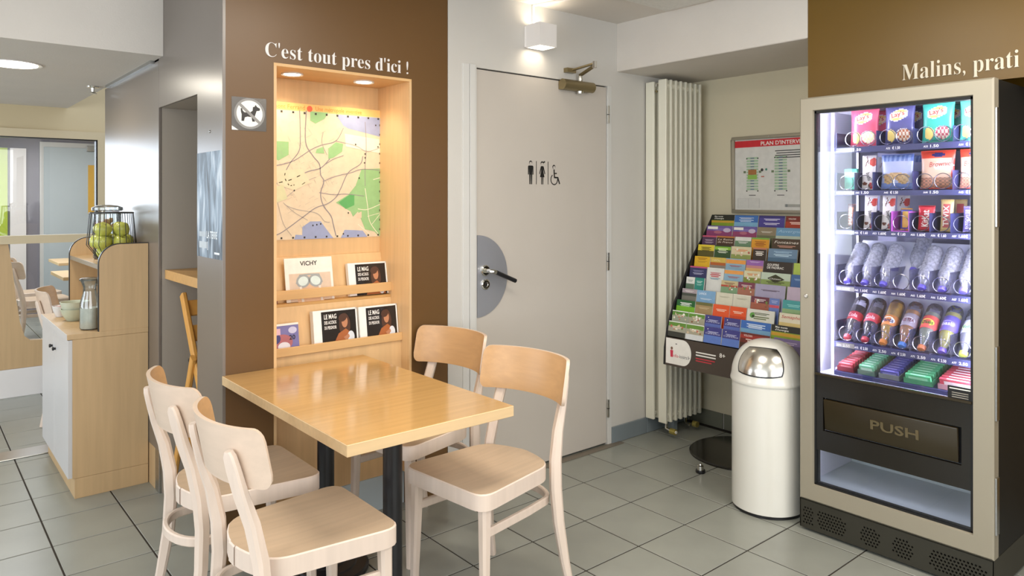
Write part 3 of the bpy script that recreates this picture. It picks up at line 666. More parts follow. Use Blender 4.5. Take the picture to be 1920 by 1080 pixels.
# magazines
def magazine(x, y, z, w, h, th, lean, label, draw, group='magazines in the niche racks', cover='#26201d'):
    r = thing('magazine', (x, y, z + th * math.sin(R(lean))), label, 'magazine', group)
    r.rotation_euler = (R(-lean), 0, 0)
    MB().box(0, w, 0, th, 0, h, M['paper']).build('pages', r, local=True, bevel=0.0006)
    F = Frame((0, -0.0006, 0), (1, 0, 0), (0, 0, 1)); m = MB(); m.fr(F, 0, w, 0, h, ink(cover, 0.25), 0.0); draw(m, F, w, h)
    m.build('cover', r, local=True, smooth=0)
    return r
def spa(m, F, w, h):
    wh, sk, hr, rb = ink('#f0ece8'), ink('#b97f5c'), ink('#4a2c1c'), ink('#a75f30')
    m.fr(F, 0, w * .18, 0, h, wh, 0.0004); m.fr(F, w * .18, w, h * .95, h, wh, 0.0004); m.fr(F, w * .965, w, 0, h, wh, 0.0004); m.fr(F, w * .2, w * .215, 0, h * .93, ink('#111111'), 0.0006)
    m.fe(F, w * .70, h * .52, w * .13, h * .34, hr, 0.0006); m.fp(F, [(w * .42, 0), (w * .55, h * .3), (w * .72, h * .42), (w * .86, h * .25), (w * .93, 0)], rb, 0.0008)
    m.fe(F, w * .70, h * .62, w * .07, h * .17, sk, 0.0010); m.fe(F, w * .66, h * .74, w * .10, h * .11, hr, 0.0011, tilt=.5); m.fe(F, w * .83, h * .17, w * .08, h * .17, ink('#d8dde3'), 0.0012); m.fp(F, [(w * .66, h * .18), (w * .78, h * .26), (w * .80, h * .18), (w * .72, h * .06)], sk, 0.0013)
    for i, (t, ww) in enumerate([('LE MAG', .28), ('DES ACCROS', .27), ('DU PEIGNOIR', .27)]): m.ft(F, w * .24, h * (.74 - .145 * i), t, h * (.13 if i == 0 else .09), wh, 0.0014, 'bold', w=w * ww)
def goggles(m, F, w, h):
    g, l, s = ink('#9fa3a4'), ink('#d4e2df'), ink('#dcb694')
    m.fr(F, w * .08, w * .95, 0, h * .64, ink('#d9c2ac'), 0.0004); m.fe(F, w * .5, h * .05, w * .28, h * .5, s, 0.0006)
    for sx in (.36, .62): m.fe(F, w * sx, h * .46, w * .145, h * .15, g, 0.0010, tilt=.35 if sx < .5 else -.35); m.fe(F, w * sx, h * .46, w * .105, h * .105, l, 0.0012, tilt=.35 if sx < .5 else -.35)
    m.fl(F, [(w * .22, h * .42), (w * .3, h * .6), (w * .5, h * .61), (w * .7, h * .6), (w * .76, h * .42)], h * .03, g, 0.0008)
    for sx in (.3, .7): m.fl(F, [(w * sx, h * .32), (w * (sx + .03), 0)], w * .05, ink('#e6ddd2'), 0.0013)
    m.ft(F, w * .5, h * .82, 'VICHY', h * .10, ink('#1b1b1b'), 0.0008, 'bold', 'c', w * .36)
def violet(m, F, w, h):
    m.fr(F, 0, w, h * .93, h, M['paper'], .0004); m.fe(F, w * .45, h * .35, w * .34, h * .28, ink('#b0686e'), .0006); m.fe(F, w * .5, h * .2, w * .2, h * .16, ink('#e5e0e6'), .0008); m.fe(F, w * .2, h * .5, w * .2, h * .2, ink('#3f3d78'), .0007)
    m.fe(F, w * .8, h * .75, w * .14, h * .12, ink('#c9c6e2'), .0008); m.fr(F, w * .02, w * .4, h * .62, h * .84, ink('#e0b7c3'), .0009); m.ft(F, w * .68, h * .42, '20', h * .16, M['black'], .001, 'bold', w=w * .2)
def portrait(m, F, w, h):
    m.fe(F, w * .55, h * .45, w * .3, h * .35, ink('#d79a72'), .0006); m.fr(F, w * .3, w, h * .0, h * .12, ink('#8b4a44'), .0006); m.fe(F, w * .7, h * .5, w * .15, h * .06, ink('#5c3a2e'), .0009); m.fe(F, w * .7, h * .2, w * .18, h * .06, ink('#8d2f33'), .0009)
magazine(1.268, 3.020, 0.951, 0.222, 0.190, 0.006, 10, 'white magazine with swimming goggles on its cover, behind the middle rail', goggles, cover='#f1ebe2')
magazine(1.565, 3.018, 0.951, 0.200, 0.150, 0.022, 10, 'dark bathrobe magazine behind the middle rail, right of the goggles cover', spa)
magazine(1.351, 2.925, 0.761, 0.208, 0.152, 0.030, 8, 'dark bathrobe magazine in the low rack, next to the violet one', spa)
magazine(1.567, 2.922, 0.761, 0.196, 0.150, 0.028, 8, 'dark bathrobe magazine at the right end of the low rack', spa)
magazine(1.152, 2.925, 0.761, 0.132, 0.118, 0.004, 8, 'small violet booklet at the left end of the low rack', violet, cover='#7d78ad')
magazine(1.150, 3.022, 0.951, 0.078, 0.155, 0.004, 10, 'orange toned magazine with a face half hidden at left behind the middle rail', portrait, cover='#d99a5f')
# ------------------------------------------------------------------ dining table
tb = thing('dining_table', (1.232, 2.325, 0), 'rectangular light wood table on two black columns against the brown wall', 'table')
TX0, TX1, TY0, TY1, TZ = 0.934, 1.530, 1.818, 2.832, 0.725
t = MB(); t.box(TX0, TX1, TY0, TY1, TZ - 0.034, TZ, M['table_edge']); tt = t.build('tabletop', tb, bevel=0.0015)
MB().box(TX0 + 0.0015, TX1 - 0.0015, TY0 + 0.0015, TY1 - 0.0015, TZ - 0.0005, TZ + 0.0004, M['table']).build('laminate_surface', tt, smooth=0)
for y in (2.08, 2.57):
    c = MB(); c.lathe([(0.0315, 0.02), (0.0315, TZ - 0.046)], M['black'], 24, (1.232, y, 0)); c.build('column', tb)
    c = MB(); c.lathe([(0.160, 0.0), (0.160, 0.012), (0.152, 0.018), (0.115, 0.021), (0.110, 0.026), (0.075, 0.029), (0.070, 0.034), (0.036, 0.038)], M['black'], 40, (1.232, y, 0)); c.build('base_plate', tb)
    c = MB(); c.box(1.232 - 0.16, 1.232 + 0.16, y - 0.03, y + 0.03, TZ - 0.046, TZ - 0.034, M['black']); c.box(1.232 - 0.03, 1.232 + 0.03, y - 0.16, y + 0.16, TZ - 0.046, TZ - 0.034, M['black'])
    c.build('mounting_plate', tb, bevel=0.002)

# ------------------------------------------------------------------ chairs: front looks towards +X
def make_chair(label, group):
    r = thing('dining_chair', (0, 0, 0), label, 'chair', group)
    wb = M['white_beech']
    # seat
    def outline(ins=0.0):
        base = [(0.210, -0.205, .06), (0.210, 0.205, .06), (-0.150, 0.165, .05), (-0.205, 0.06, .08), (-0.205, -0.06, .08), (-0.150, -0.165, .05)]
        n = len(base); out = []
        for i in range(n):
            p0, p1, p2 = Vector(base[i - 1][:2]), Vector(base[i][:2]), Vector(base[(i + 1) % n][:2]); rr = base[i][2]
            a = p1 + (p0 - p1).normalized() * rr; b = p1 + (p2 - p1).normalized() * rr
            for k in range(6):
                q = k / 5; pt = a * (1 - q) ** 2 + p1 * 2 * q * (1 - q) + b * q * q
                out.append(pt * (1 - ins / 0.2))
        return out
    s = MB(); L = [(0.0, 0.412), (0.0, 0.462), (0.0035, 0.4655)]; rings = []
    for ins, z in L: rings.append([(p.x, p.y, z) for p in outline(ins)])
    n = len(rings[0]); s.add(sum(rings, []), [(j * n + i, j * n + (i + 1) % n, (j + 1) * n + (i + 1) % n, (j + 1) * n + i) for j in range(2) for i in range(n)] + [tuple(range(n))[::-1]], wb)
    st = s.build('seat', r, local=True)
    v = MB(); o1 = outline(0.0035); o2 = outline(0.05); o3 = outline(0.12)
    rs = [[(p.x, p.y, 0.4655) for p in o1], [(p.x, p.y, 0.4625) for p in o2], [(p.x, p.y, 0.4595) for p in o3]]
    v.add(sum(rs, []) + [(0, 0, 0.4590)], [(j * n + i, j * n + (i + 1) % n, (j + 1) * n + (i + 1) % n, (j + 1) * n + i) for j in range(2) for i in range(n)] + [(2 * n + i, 2 * n + (i + 1) % n, 3 * n) for i in range(n)], M['seat'])
    v.build('seat_veneer', st, local=True, smooth=50)
    # curved backrest
    def arc(t, off):                 # t in -1..1 across
        y = 0.212 * math.sin(t * 1.12) / math.sin(1.12); x = -0.268 + 0.083 * (1 - math.cos(t * 1.12)) / (1 - math.cos(1.12))
        nx, ny = 1.0, 0.0
        dt = 1e-3; y2 = 0.212 * math.sin((t + dt) * 1.12) / math.sin(1.12); x2 = -0.268 + 0.083 * (1 - math.cos((t + dt) * 1.12)) / (1 - math.cos(1.12))
        tx, ty = x2 - x, y2 - y; l = math.hypot(tx, ty); return x + ty / l * off, y - tx / l * off
    N = 28; rad = 0.036; Lw = 0.245
    ts = [-1, -.985, -.955, -.92, -.88, -.84] + [-.8 + 1.6 * k / N for k in range(N + 1)] + [.84, .88, .92, .955, .985, 1]
    def zr(t):
        d = (1 - abs(t)) * Lw
        c = 0 if d >= rad else rad - math.sqrt(max(0, rad * rad - (rad - d) ** 2))
        return 0.668 + c, 0.826 - c
    fr, bkp = MB(), MB(); m_ = len(ts); rows = 4
    def sheet(off):
        pts = []
        for t in ts:
            z0, z1 = zr(t)
            for k in range(rows + 1):
                z = z0 + (z1 - z0) * k / rows; x, y = arc(t, off); lean = (z - 0.75) * -0.20
                pts.append((x + lean, y, z))
        return pts
    A, B = sheet(0.006), sheet(-0.006); q = rows + 1
    bkp.add(A + B, [(m_ * q + i * q + k, m_ * q + i * q + k + 1, m_ * q + (i + 1) * q + k + 1, m_ * q + (i + 1) * q + k) for i in range(m_ - 1) for k in range(rows)]
            + [(i * q, (i + 1) * q, m_ * q + (i + 1) * q, m_ * q + i * q) for i in range(m_ - 1)] + [(i * q + rows, m_ * q + i * q + rows, m_ * q + (i + 1) * q + rows, (i + 1) * q + rows) for i in range(m_ - 1)]
            + [(k, m_ * q + k, m_ * q + k + 1, k + 1) for k in range(rows)] + [((m_ - 1) * q + k, (m_ - 1) * q + k + 1, m_ * q + (m_ - 1) * q + k + 1, m_ * q + (m_ - 1) * q + k) for k in range(rows)], M['back_out'])
    bo = bkp.build('backrest', r, local=True)
    fr.add(A, [(i * q + k, (i + 1) * q + k, (i + 1) * q + k + 1, i * q + k + 1) for i in range(m_ - 1) for k in range(rows)], M['veneer'])
    fr.build('backrest_veneer', bo, local=True)
    # legs
    for sg_ in (-1, 1):
        l = MB(); path = [(-0.232, .198, 0), (-0.207, .188, .12), (-0.186, .178, .26), (-0.180, .170, .38), (-0.186, .164, .47), (-0.206, .158, .57), (-0.234, .154, .655), (-0.251, .151, .72), (-0.2595, .149, .755), (-0.262, .148, .768)]
        rad_ = [(.013, .013), (.016, .0145), (.019, .0165), (.0205, .0175), (.020, .018), (.017, .019), (.0125, .020), (.0105, .020), (.0100, .017), (.009, .010)]
        l.tube([(x, y * sg_, z) for x, y, z in path], rad_, wb, 'rect', hint=(.895, -.446 * sg_, 0)); l.build('rear_leg', r, local=True, smooth=40)
    for sg_ in (-1, 1):
        l = MB(); l.tube([(0.178, .178 * sg_, 0), (0.172, .170 * sg_, .30), (0.170, .168 * sg_, .42)], [(.0125, .0125), (.017, .017), (.019, .019)], wb, 'rect', hint=(1, 0, 0)); l.build('front_leg', r, local=True, smooth=40)
    u = MB(); pth = [(0.170, -.166, .325), (-0.06, -.150, .325)] + [(-0.150 - 0.085 * math.sin(R(a_)), -.138 * math.cos(R(a_)), .325) for a_ in range(0, 181, 12)] + [(-0.06, .150, .325), (0.170, .166, .325)]
    u.tube(pth, (.015, .0085), wb, 'rect', hint=(0, 0, 1)); u.build('stretcher', r, local=True, smooth=40)
    return r
CH = 'beech chairs round the wooden table'
c1 = make_chair('pale beech chair nearest the camera, its back turned to the viewer', CH)
c1.location = (0.890, 2.003, 0)
def chair(x, y, rz, label, group=CH):
    c = copy_tree(c1); c.location = (x, y, 0); c.rotation_euler = (0, 0, R(rz)); c['label'] = label
    if group: c['group'] = group
    return c
chair(0.893, 2.512, 0, 'pale beech chair left of the table, the one nearer the oak cabinet')
chair(1.578, 2.030, 180 + 6.6, 'beech chair right of the table, in front of the door, fully visible')
chair(1.628, 2.570, 180 + 8.5, 'beech chair behind the table, between the niche and the door frame')
FAR = 'chairs in the room beyond the glass'
chair(1.02, 8.75, 8, 'pale chair deep in the glazed room, farther of the two behind the pane', FAR)
chair(1.02, 8.10, 4, 'pale chair in the glazed room, nearer of the two behind the pane', FAR)
chair(0.93, 5.42, -12, 'pale beech chair standing behind the oak cabinet before the glass partition', FAR)
def ftable(x, y, label):
    r = thing('cafe_table', (x, y, 0), label, 'table', 'tables beyond the glass')
    MB().box(x - .35, x + .35, y - .35, y + .35, .69, .72, M['table_edge']).build('tabletop', r, bevel=.002)
    c = MB(); c.lathe([(.03, .01), (.03, .69)], M['black'], 16, (x, y, 0)); c.build('column', r)
    c = MB(); c.lathe([(.22, 0), (.22, .01), (.04, .03)], M['black'], 24, (x, y, 0)); c.build('base_plate', r)
ftable(1.62, 9.3, 'pale square cafe table deep in the glazed room, farther one'); ftable(1.42, 7.65, 'pale square cafe table just behind the glass partition')

# ------------------------------------------------------------------ oak breakfast cabinet
CX0, CX1, CY0, CY1 = 0.592, 0.934, 3.912, 4.712
cb = thing('breakfast_cabinet', (0.76, 4.31, 0), 'oak veneer breakfast cabinet with a raised shelf against the grey panels', 'cabinet')
c = MB(); c.box(CX0 + .018, CX1, CY0, CY0 + .018, .095, .742, M['cab']); c.box(CX0 + .018, CX1, CY1 - .018, CY1, .095, .742, M['cab']); c.box(CX0 + .02, CX1, CY0 + .018, CY1 - .018, .095, .12, M['cab']); c.box(CX1 - .012, CX1, CY0 + .018, CY1 - .018, .12, .742, M['cab'])
c.build('carcass', cb, bevel=.0008)
MB().box(.619, CX1, CY0, CY1, 0, .094, M['cab']).build('plinth', cb, smooth=0, bevel=.0008)
for y0, y1 in [(CY0 + .001, (CY0 + CY1) / 2 - .002), ((CY0 + CY1) / 2 + .002, CY1 - .001)]:
    d_ = MB().box(CX0, CX0 + .018, y0, y1, .098, .740, M['cab_front']).build('door', cb, bevel=.001)
    k = MB(); k.lathe([(.006, 0), (.006, .006), (.010, .010), (.008, .016)], M['black'], 12, (CX0, (CY0 + CY1) / 2 + (-.05 if y0 < 4.2 else .05), .65), Matrix.Rotation(R(-90), 3, 'Y')); k.build('knob', d_)
wt = MB(); wt.box(CX0 - .004, CX1, CY0 - .002, CY1 + .002, .743, .768, M['cab']); w_ = wt.build('worktop', cb, bevel=.001)
MB().box(CX0 - .006, CX0 - .0035, CY0, CY1, .743, .768, M['cab_front']).build('edge_strip', w_, smooth=0)
qp = [(CX1, .768), (.718, .768), (.718, 1.090)] + [(.718 + .092 * (1 - math.cos(R(a))), 1.090 + .092 * math.sin(R(a))) for a in range(6, 91, 7)] + [(CX1, 1.182)]
for y in (CY0, CY1 - .018):
    s_ = MB().prism(qp, 'xz', y, y + .018, M['cab']).build('side_panel', cb, smooth=0)
    e = MB(); out = qp[1:]; e.tube([(x, y + .009, z) for x, z in out], (.0022, .0098), M['black'], 'rect', hint=(0, 0, 1) if False else (-.6, 0, .8)); e.build('black_edging', s_, smooth=0)
sh = MB().box(.724, CX1 - .002, CY0 + .018, CY1 - .018, 1.064, 1.082, M['cab']).build('shelf', cb, bevel=.0008)
MB().box(.719, .724, CY0 + .018, CY1 - .018, 1.062, 1.083, M['steel']).build('shelf_edge', sh, smooth=0)
MB().box(CX1 - .008, CX1, CY0 + .018, CY1 - .018, .768, 1.15, M['cab']).build('rear_panel', cb, smooth=0)

# wire basket with apples and the lidded jar behind it
bx, by, bz = .818, 4.14, 1.083
bk_ = thing('wire_basket', (bx, by, bz), 'black wire basket holding green apples on the cabinet shelf', 'basket')
prof = [(.052, .004), (.112, .085), (.098, .245)]
ring = lambda r_, z, k=28: [(bx + r_ * math.cos(2 * math.pi * i / k), by + r_ * math.sin(2 * math.pi * i / k), bz + z) for i in range(k)]
for r_, z, t_ in [(.052, .004, .003), (.098, .245, .0035)]:
    q = MB(); q.tube(ring(r_, z), t_, M['black'], 6, closed=True); q.build('rim_ring', bk_)
for i in range(22):
    a_ = 2 * math.pi * i / 22; q = MB(); q.tube([(bx + r_ * math.cos(a_), by + r_ * math.sin(a_), bz + z) for r_, z in prof], .0017, M['black'], 5); q.build('wire', bk_)
ap0 = None; ra = random.Random(5)
lay = [(.034 * math.cos(R(a)), .034 * math.sin(R(a)), .041, 0) for a in (30, 150, 270)] + [(.066 * math.cos(R(a)), .066 * math.sin(R(a)), .098, 1) for a in (10, 82, 154, 226, 298)] + [(.058 * math.cos(R(a)), .058 * math.sin(R(a)), .160, 2) for a in (40, 130, 220, 310)]
lname = ['lowest layer', 'middle layer', 'top layer']
for li in range(3):
    row = sorted([q for q in lay if q[3] == li], key=lambda q: project(bx + q[0], by + q[1], 1.2)[0])
    for i, (dx, dy, dz, _) in enumerate(row):
        if ap0 is None:
            root = thing('apple', (0, 0, 0), '', 'apple', 'green apples in the wire basket')
            q = MB(); pr = [(.0001, -.026), (.009, -.032), (.021, -.031), (.033, -.014), (.0375, .005), (.034, .022), (.021, .032), (.009, .029), (.0001, .021)]
            q.lathe(pr, M['apple'], 16); q.build('fruit', root, local=True, smooth=80); q = MB(); q.tube([(0, 0, .021), (.003, 0, .036)], .0015, M['brown'], 5); q.build('stem', root, local=True); ap = ap0 = root
        else: ap = copy_tree(ap0)
        ap.location = (bx + dx, by + dy, bz + dz); ap.rotation_euler = (ra.uniform(-.5, .5), ra.uniform(-.5, .5), ra.uniform(0, 6))
        ap['label'] = 'green apple in the wire basket, %s, %s from the left' % (lname[li], ['first', 'second', 'third', 'fourth', 'fifth'][i])
jr = thing('glass_jar', (.835, 4.33, 1.083), 'lidded glass jar of dried orange fruit behind the apple basket', 'jar')
q = MB(); q.lathe([(.062, .001), (.066, .008), (.066, .235), (.055, .250)], M['jar'], 28, (.835, 4.33, 1.083)); q.build('jar_body', jr)
q = MB(); q.lathe([(.068, .252), (.074, .256), (.074, .270), (.050, .280), (.012, .284)], M['jar'], 28, (.835, 4.33, 1.083)); q.build('lid', jr)
q = MB()
for k in range(46):
    a_ = ra.uniform(0, 6.28); r_ = .050 * math.sqrt(ra.random()); q.ball((.835 + r_ * math.cos(a_), 4.33 + r_ * math.sin(a_), 1.10 + .17 * ra.random() + .02), .012, ink(ra.choice(['#c8742e', '#b6572a', '#d9a05a', '#a9452c'])), 6)
fl = q.build('dried_fruit', jr); fl['kind'] = 'stuff'
# carafe
cf = thing('glass_carafe', (.700, 4.02, .768), 'glass carafe of milk on the cabinet worktop', 'carafe')
q = MB(); q.lathe([(.040, .002), (.044, .008), (.044, .125), (.030, .175), (.029, .205), (.040, .235), (.042, .240)], M['jar'], 28, (.700, 4.02, .768)); q.build('carafe_glass', cf, smooth=60)
q = MB(); q.lathe([(.039, .006), (.041, .010), (.041, .105), (.0001, .105)], ink('#e3dfd2', .3), 24, (.700, 4.02, .768)); q.build('milk', cf)
q = MB(); q.lathe([(.045, .236), (.045, .244), (.036, .249), (.0001, .250)], M['jar'], 24, (.700, 4.02, .768)); q.build('lid', cf)
def bowl(x, y, z, r_, h, col, label, inner=None):
    q = MB(); q.lathe([(r_ * .5, 0), (r_ * .55, .002), (r_ * .85, h * .5), (r_, h), (r_ * .95, h), (r_ * .8, h * .5), (r_ * .5, .006), (.0001, .005)], ink(col, .3), 24, (x, y, z))
    tag(q.build('bowl', origin=(x, y, z), smooth=50), label, 'bowl', 'bowls on the cabinet worktop')
bowl(.690, 4.36, .768, .066, .062, '#b9bda4', 'sage green bowl on the cabinet worktop, lower of the stacked pair')
bowl(.690, 4.36, .800, .068, .066, '#c3c6b0', 'sage green bowl stacked inside another bowl behind the carafe')
bowl(.655, 4.54, .768, .042, .060, '#d9d6d2', 'small white bowl at the far end of the cabinet worktop')
for k, (dx, dy, dz) in enumerate([(0, .012, .05), (-.017, -.01, .05), (.016, -.01, .05)]):
    q = MB(); q.box(-.014, .014, -.010, .010, -.008, .008, ink('#b3232f', .3)); q.box(-.014, .014, -.010, .010, .008, .0095, M['paper'])
    tag(q.build('jam_portion', origin=None, bevel=.002), 'red jam portion in the small white bowl, ' + ['farthest', 'left', 'right'][k] + ' one', 'jam pot', 'jam portions in the white bowl').location = (.655 + dx, 4.54 + dy, .768 + dz)

# shelf board and folded high chair in the recess
tag(MB().box(.962, 1.42, 3.142, 3.724, 1.018, 1.061, M['beech_d']).build('shelf_board', origin=(1.19, 3.43, 1.02), bevel=.0015), 'thick wooden shelf fixed inside the tall grey recess', 'shelf')
hc = thing('folded_high_chair', (1.06, 3.45, 0), 'orange wood folding high chair leaning inside the tall recess', 'high chair')
OW = M['orange_wood']
for x_ in (1.00, 1.33):
    q = MB(); q.tube([(x_, 3.16, .35), (x_, 3.565, .955)], (.011, .022), OW, 'rect', hint=(1, 0, 0)); q.build('side_rail', hc)
for z_ in (.905, .80, .66):
    y_ = 3.565 - .67 * (.955 - z_)
    MB().obox((1.165, y_ - .004, z_ - .01), (.34, .014, .075), Matrix.Rotation(R(-30), 3, 'X'), OW).build('slat', hc, bevel=.002)
for x_ in (.985, 1.315):
    q = MB(); q.tube([(x_, 3.70, .0), (x_, 3.36, .70)], (.010, .020), OW, 'rect', hint=(1, 0, 0)); q.build('leg', hc)
    q = MB(); q.tube([(x_ + .028, 3.24, .0), (x_ + .028, 3.66, .42)], (.010, .018), OW, 'rect', hint=(1, 0, 0)); q.build('leg', hc)
q = MB(); q.lathe([(.009, 0), (.009, .006), (.004, .008)], M['black'], 10, (.986, 3.41, .68), Matrix.Rotation(R(-90), 3, 'Y')); q.build('pivot_bolt', hc)

# ------------------------------------------------------------------ radiator
rd = thing('panel_radiator', (3.57, 2.75, 0), 'tall cream column radiator standing in the corner beside the door', 'radiator')
N = 8
for k in range(N):
    x = 3.402 + .0470 * k
    f = MB(); f.box(x, x + .018, 2.674, 2.730, .090, 2.096, M['rad']); f.build('front_fin', rd, bevel=.003)
    f = MB(); f.box(x, x + .018, 2.764, 2.824, .095, 2.090, M['rad']); f.build('rear_fin', rd, bevel=.003)
f = MB()
for y in (2.700, 2.790):
    for z in (.125, 2.06): f.tube([(3.410, y, z), (3.740, y, z)], .016, M['rad'], 10)
f.build('manifold', rd)
f = MB(); f.tube([(3.440, 2.700, .125), (3.440, 2.700, .055), (3.440, 2.66, .045)], .011, M['chrome'], 10); f.tube([(3.440, 2.668, .045), (3.440, 2.632, .045)], .017, M['gold'], 14); f.tube([(3.440, 2.634, .045), (3.440, 2.628, .045)], .009, M['paper'], 10)
f.build('valve', rd)
f = MB(); f.tube([(3.62, 2.700, .125), (3.62, 2.700, .050), (3.62, 2.67, .045)], .010, M['chrome'], 10); f.tube([(3.66, 2.67, .045), (3.66, 2.64, .045)], .018, M['gold'], 12); f.build('valve', rd)
MB().box(3.515, 3.552, 2.705, 2.745, 0, .11, M['skirt']).build('foot', rd, bevel=.002)
f = MB(); f.tube([(3.412, 2.747, 2.066), (3.404, 2.747, 2.066)], .010, M['chrome'], 10); f.tube([(3.412, 2.747, 2.030), (3.404, 2.747, 2.030)], .007, M['brass'], 10); f.build('vent_screw', rd)

# ------------------------------------------------------------------ framed evacuation plan
pl = thing('plan_sign', (3.83, 2.20, 1.54), 'aluminium framed floor plan with a red heading on the beige wall', 'sign')
f = MB(); y0, y1, z0, z1 = 1.880, 2.509, 1.314, 1.766
for a in [(y0, y1, z1 - .020, z1), (y0, y1, z0, z0 + .020), (y0, y0 + .020, z0 + .02, z1 - .02), (y1 - .020, y1, z0 + .02, z1 - .02)]: f.box(3.812, 3.829, *a, M['alum'])
f.build('frame', pl, bevel=.004, seg=2)
F = facing_x(3.8235, y1 - .02, z0 + .02); W_, H_ = .589, .412; p = MB(); p.box(3.8235, 3.828, y0 + .02, y1 - .02, z0 + .02, z1 - .02, ink('#dcdbd6')); p.build('printed_sheet', pl, smooth=0)
p = MB(); p.fr(F, 0, W_, H_ - .045, H_ - .006, ink('#cf2630')); p.ft(F, .17, H_ - .038, "PLAN D'INTERVENTION", .022, M['paper'], .0008, 'bold', w=.36)
kk = ink('#3a3a3a'); gk = ink('#a8c4a4')
for i, (cx_, cy_) in enumerate([(.115, .2), (.295, .2), (.475, .2)]):
    for j in range(12):
        p.fr(F, cx_ - .038, cx_ + .038, cy_ - .085 + j * .0165, cy_ - .085 + j * .0165 + .011, gk, .0005); p.fr(F, cx_ - .012, cx_ + .012, cy_ - .083 + j * .0165, cy_ - .083 + j * .0165 + .006, ink('#76839a'), .0007)
    for sx in (-1, 1):
        for dy in (-.09, .10): p.fe(F, cx_ + sx * .036, cy_ + dy, .005, .004, kk, .0008, 8)
        p.fr(F, cx_ + sx * .05 - .008, cx_ + sx * .05 + .008, cy_ + .015, cy_ + .028, ink('#6d7d5e'), .0008)
    p.fr(F, cx_ - .022, cx_ + .022, .083, .087, kk, .0006)
p.fr(F, .088, .142, .205, .235, ink('#a9713f'), .001); p.fr(F, .085, .145, .178, .204, ink('#93c25a'), .001); p.fe(F, .178, .232, .009, .009, kk, .001, 12); p.fe(F, .205, .234, .007, .007, ink('#4f8f7a'), .001, 12); p.fr(F, .172, .192, .19, .196, ink('#c06a55'), .001)
for j in range(4): p.fr(F, .26 + .008 * (j % 2), .47 - .012 * (j % 2), .335 - j * .013, .340 - j * .013, kk, .0006)
for j in range(7): p.fr(F, .02, .16, .065 - j * .009, .0655 - j * .009, kk, .0006)
p.fr(F, .019, .020, .011, .066, kk, .0006); p.fr(F, .16, .161, .011, .066, kk, .0006); p.fr(F, .09, .0905, .011, .066, kk, .0006)
p.fr(F, .32, .45, .018, .034, ink('#a9a9a3'), .0006); p.fr(F, .325, .337, .018, .034, ink('#7f8686'), .0008)
p.build('plan_print', pl, smooth=0)
f = MB(); f.lathe([(.004, 0), (.003, .003)], M['steel'], 8, (3.812, 2.26, 1.757), Matrix.Rotation(R(-90), 3, 'Y')); f.build('screw', pl)

# ------------------------------------------------------------------ pedal-less waste bin
wbx, wby = 3.026, 1.800
bn = thing('waste_bin', (wbx, wby, 0), 'white domed waste bin with a steel push flap beside the vending machine', 'waste bin')
q = MB(); q.lathe([(.152, .012), (.158, .016), (.158, .575)], M['bin'], 48, (wbx, wby, 0)); q.build('body', bn)
q = MB(); q.lathe([(.150, 0), (.153, .002), (.153, .013)], M['black'], 40, (wbx, wby, 0)); q.build('base_ring', bn)
dome = [(.163, .575), (.165, .582), (.163, .590)] + [(.160 * math.cos(R(a)) ** .8, .592 + .168 * math.sin(R(a))) for a in range(4, 90, 6)] + [(.0001, .760)]
q = MB(); q.lathe(dome, M['bin'], 48, (wbx, wby, 0)); q.build('domed_lid', bn, smooth=50)
def patch(off, a0, a1, t0, t1, m, n=14):
    vsn = []; g_ = MB()
    for j in range(n + 1):
        for i in range(n + 1):
            u_, v_ = i / n * 2 - 1, j / n * 2 - 1
            lim = 1.0
            sq = lambda w_: (abs(w_) ** 1.0) * (1 if w_ > 0 else -1)
            k_ = 1 - .12 * (u_ * u_ * v_ * v_)
            th = R((a0 + a1) / 2 + (a1 - a0) / 2 * u_ * k_); ph = R((t0 + t1) / 2 + (t1 - t0) / 2 * v_ * k_)
            r_ = .160 * math.cos(ph) ** .8 + off; z_ = .592 + .168 * math.sin(ph) + off * .5
            vsn.append((wbx + r_ * math.cos(th), wby + r_ * math.sin(th), z_))
    g_.add(vsn, [(j * (n + 1) + i, j * (n + 1) + i + 1, (j + 1) * (n + 1) + i + 1, (j + 1) * (n + 1) + i) for j in range(n) for i in range(n)], m); return g_
ca0 = 196
patch(.0012, ca0 - 42, ca0 + 42, 8, 60, M['black']).build('flap_dark_gap', bn, smooth=60)  # black patch paints in the dark gap round the recessed flap
patch(.0028, ca0 - 39.5, ca0 + 39.5, 9.8, 58, M['flap']).build('push_flap', bn, smooth=60)

ds = thing('door_stop', (3.13, 2.24, 0), 'small chrome and rubber door stop on the floor tiles', 'door stop')
q = MB(); q.lathe([(.023, 0), (.025, .006), (.023, .016)], M['black'], 16, (3.13, 2.24, 0)); q.build('rubber_foot', ds)
q = MB(); q.lathe([(.018, .016), (.017, .036), (.009, .039), (.007, .046), (.0001, .048)], M['chrome'], 16, (3.13, 2.24, 0)); q.build('metal_cap', ds)
# ------------------------------------------------------------------ brochure stand
bs = thing('brochure_stand', (3.52, 2.20, 0), 'dark free standing leaflet rack leaning back in the corner, filled with rows of leaflets', 'leaflet rack')
BK = M['brown_g']
fp_ = [(3.276, .472), (3.280, .568), (3.303, .669), (3.332, .742), (3.368, .814), (3.412, .871), (3.476, .974), (3.536, 1.064), (3.636, 1.169), (3.722, 1.279), (3.738, 1.303)]
bp_ = [(3.778, 1.303), (3.72, 1.12), (3.63, .90), (3.52, .66), (3.44, .472)]
MB().prism(fp_ + bp_, 'xz', 2.580, 2.592, M['black']).build('side_panel', bs, smooth=0)
MB().prism(fp_ + bp_, 'xz', 1.765, 1.777, M['black']).build('side_panel', bs, smooth=0)
q = MB(); q.prism([(3.778, 1.303), (3.72, 1.12), (3.63, .90), (3.52, .66), (3.44, .472), (3.43, .472), (3.51, .66), (3.62, .90), (3.71, 1.12), (3.768, 1.303)], 'xz', 1.777, 2.580, BK); q.build('back_panel', bs, smooth=0)
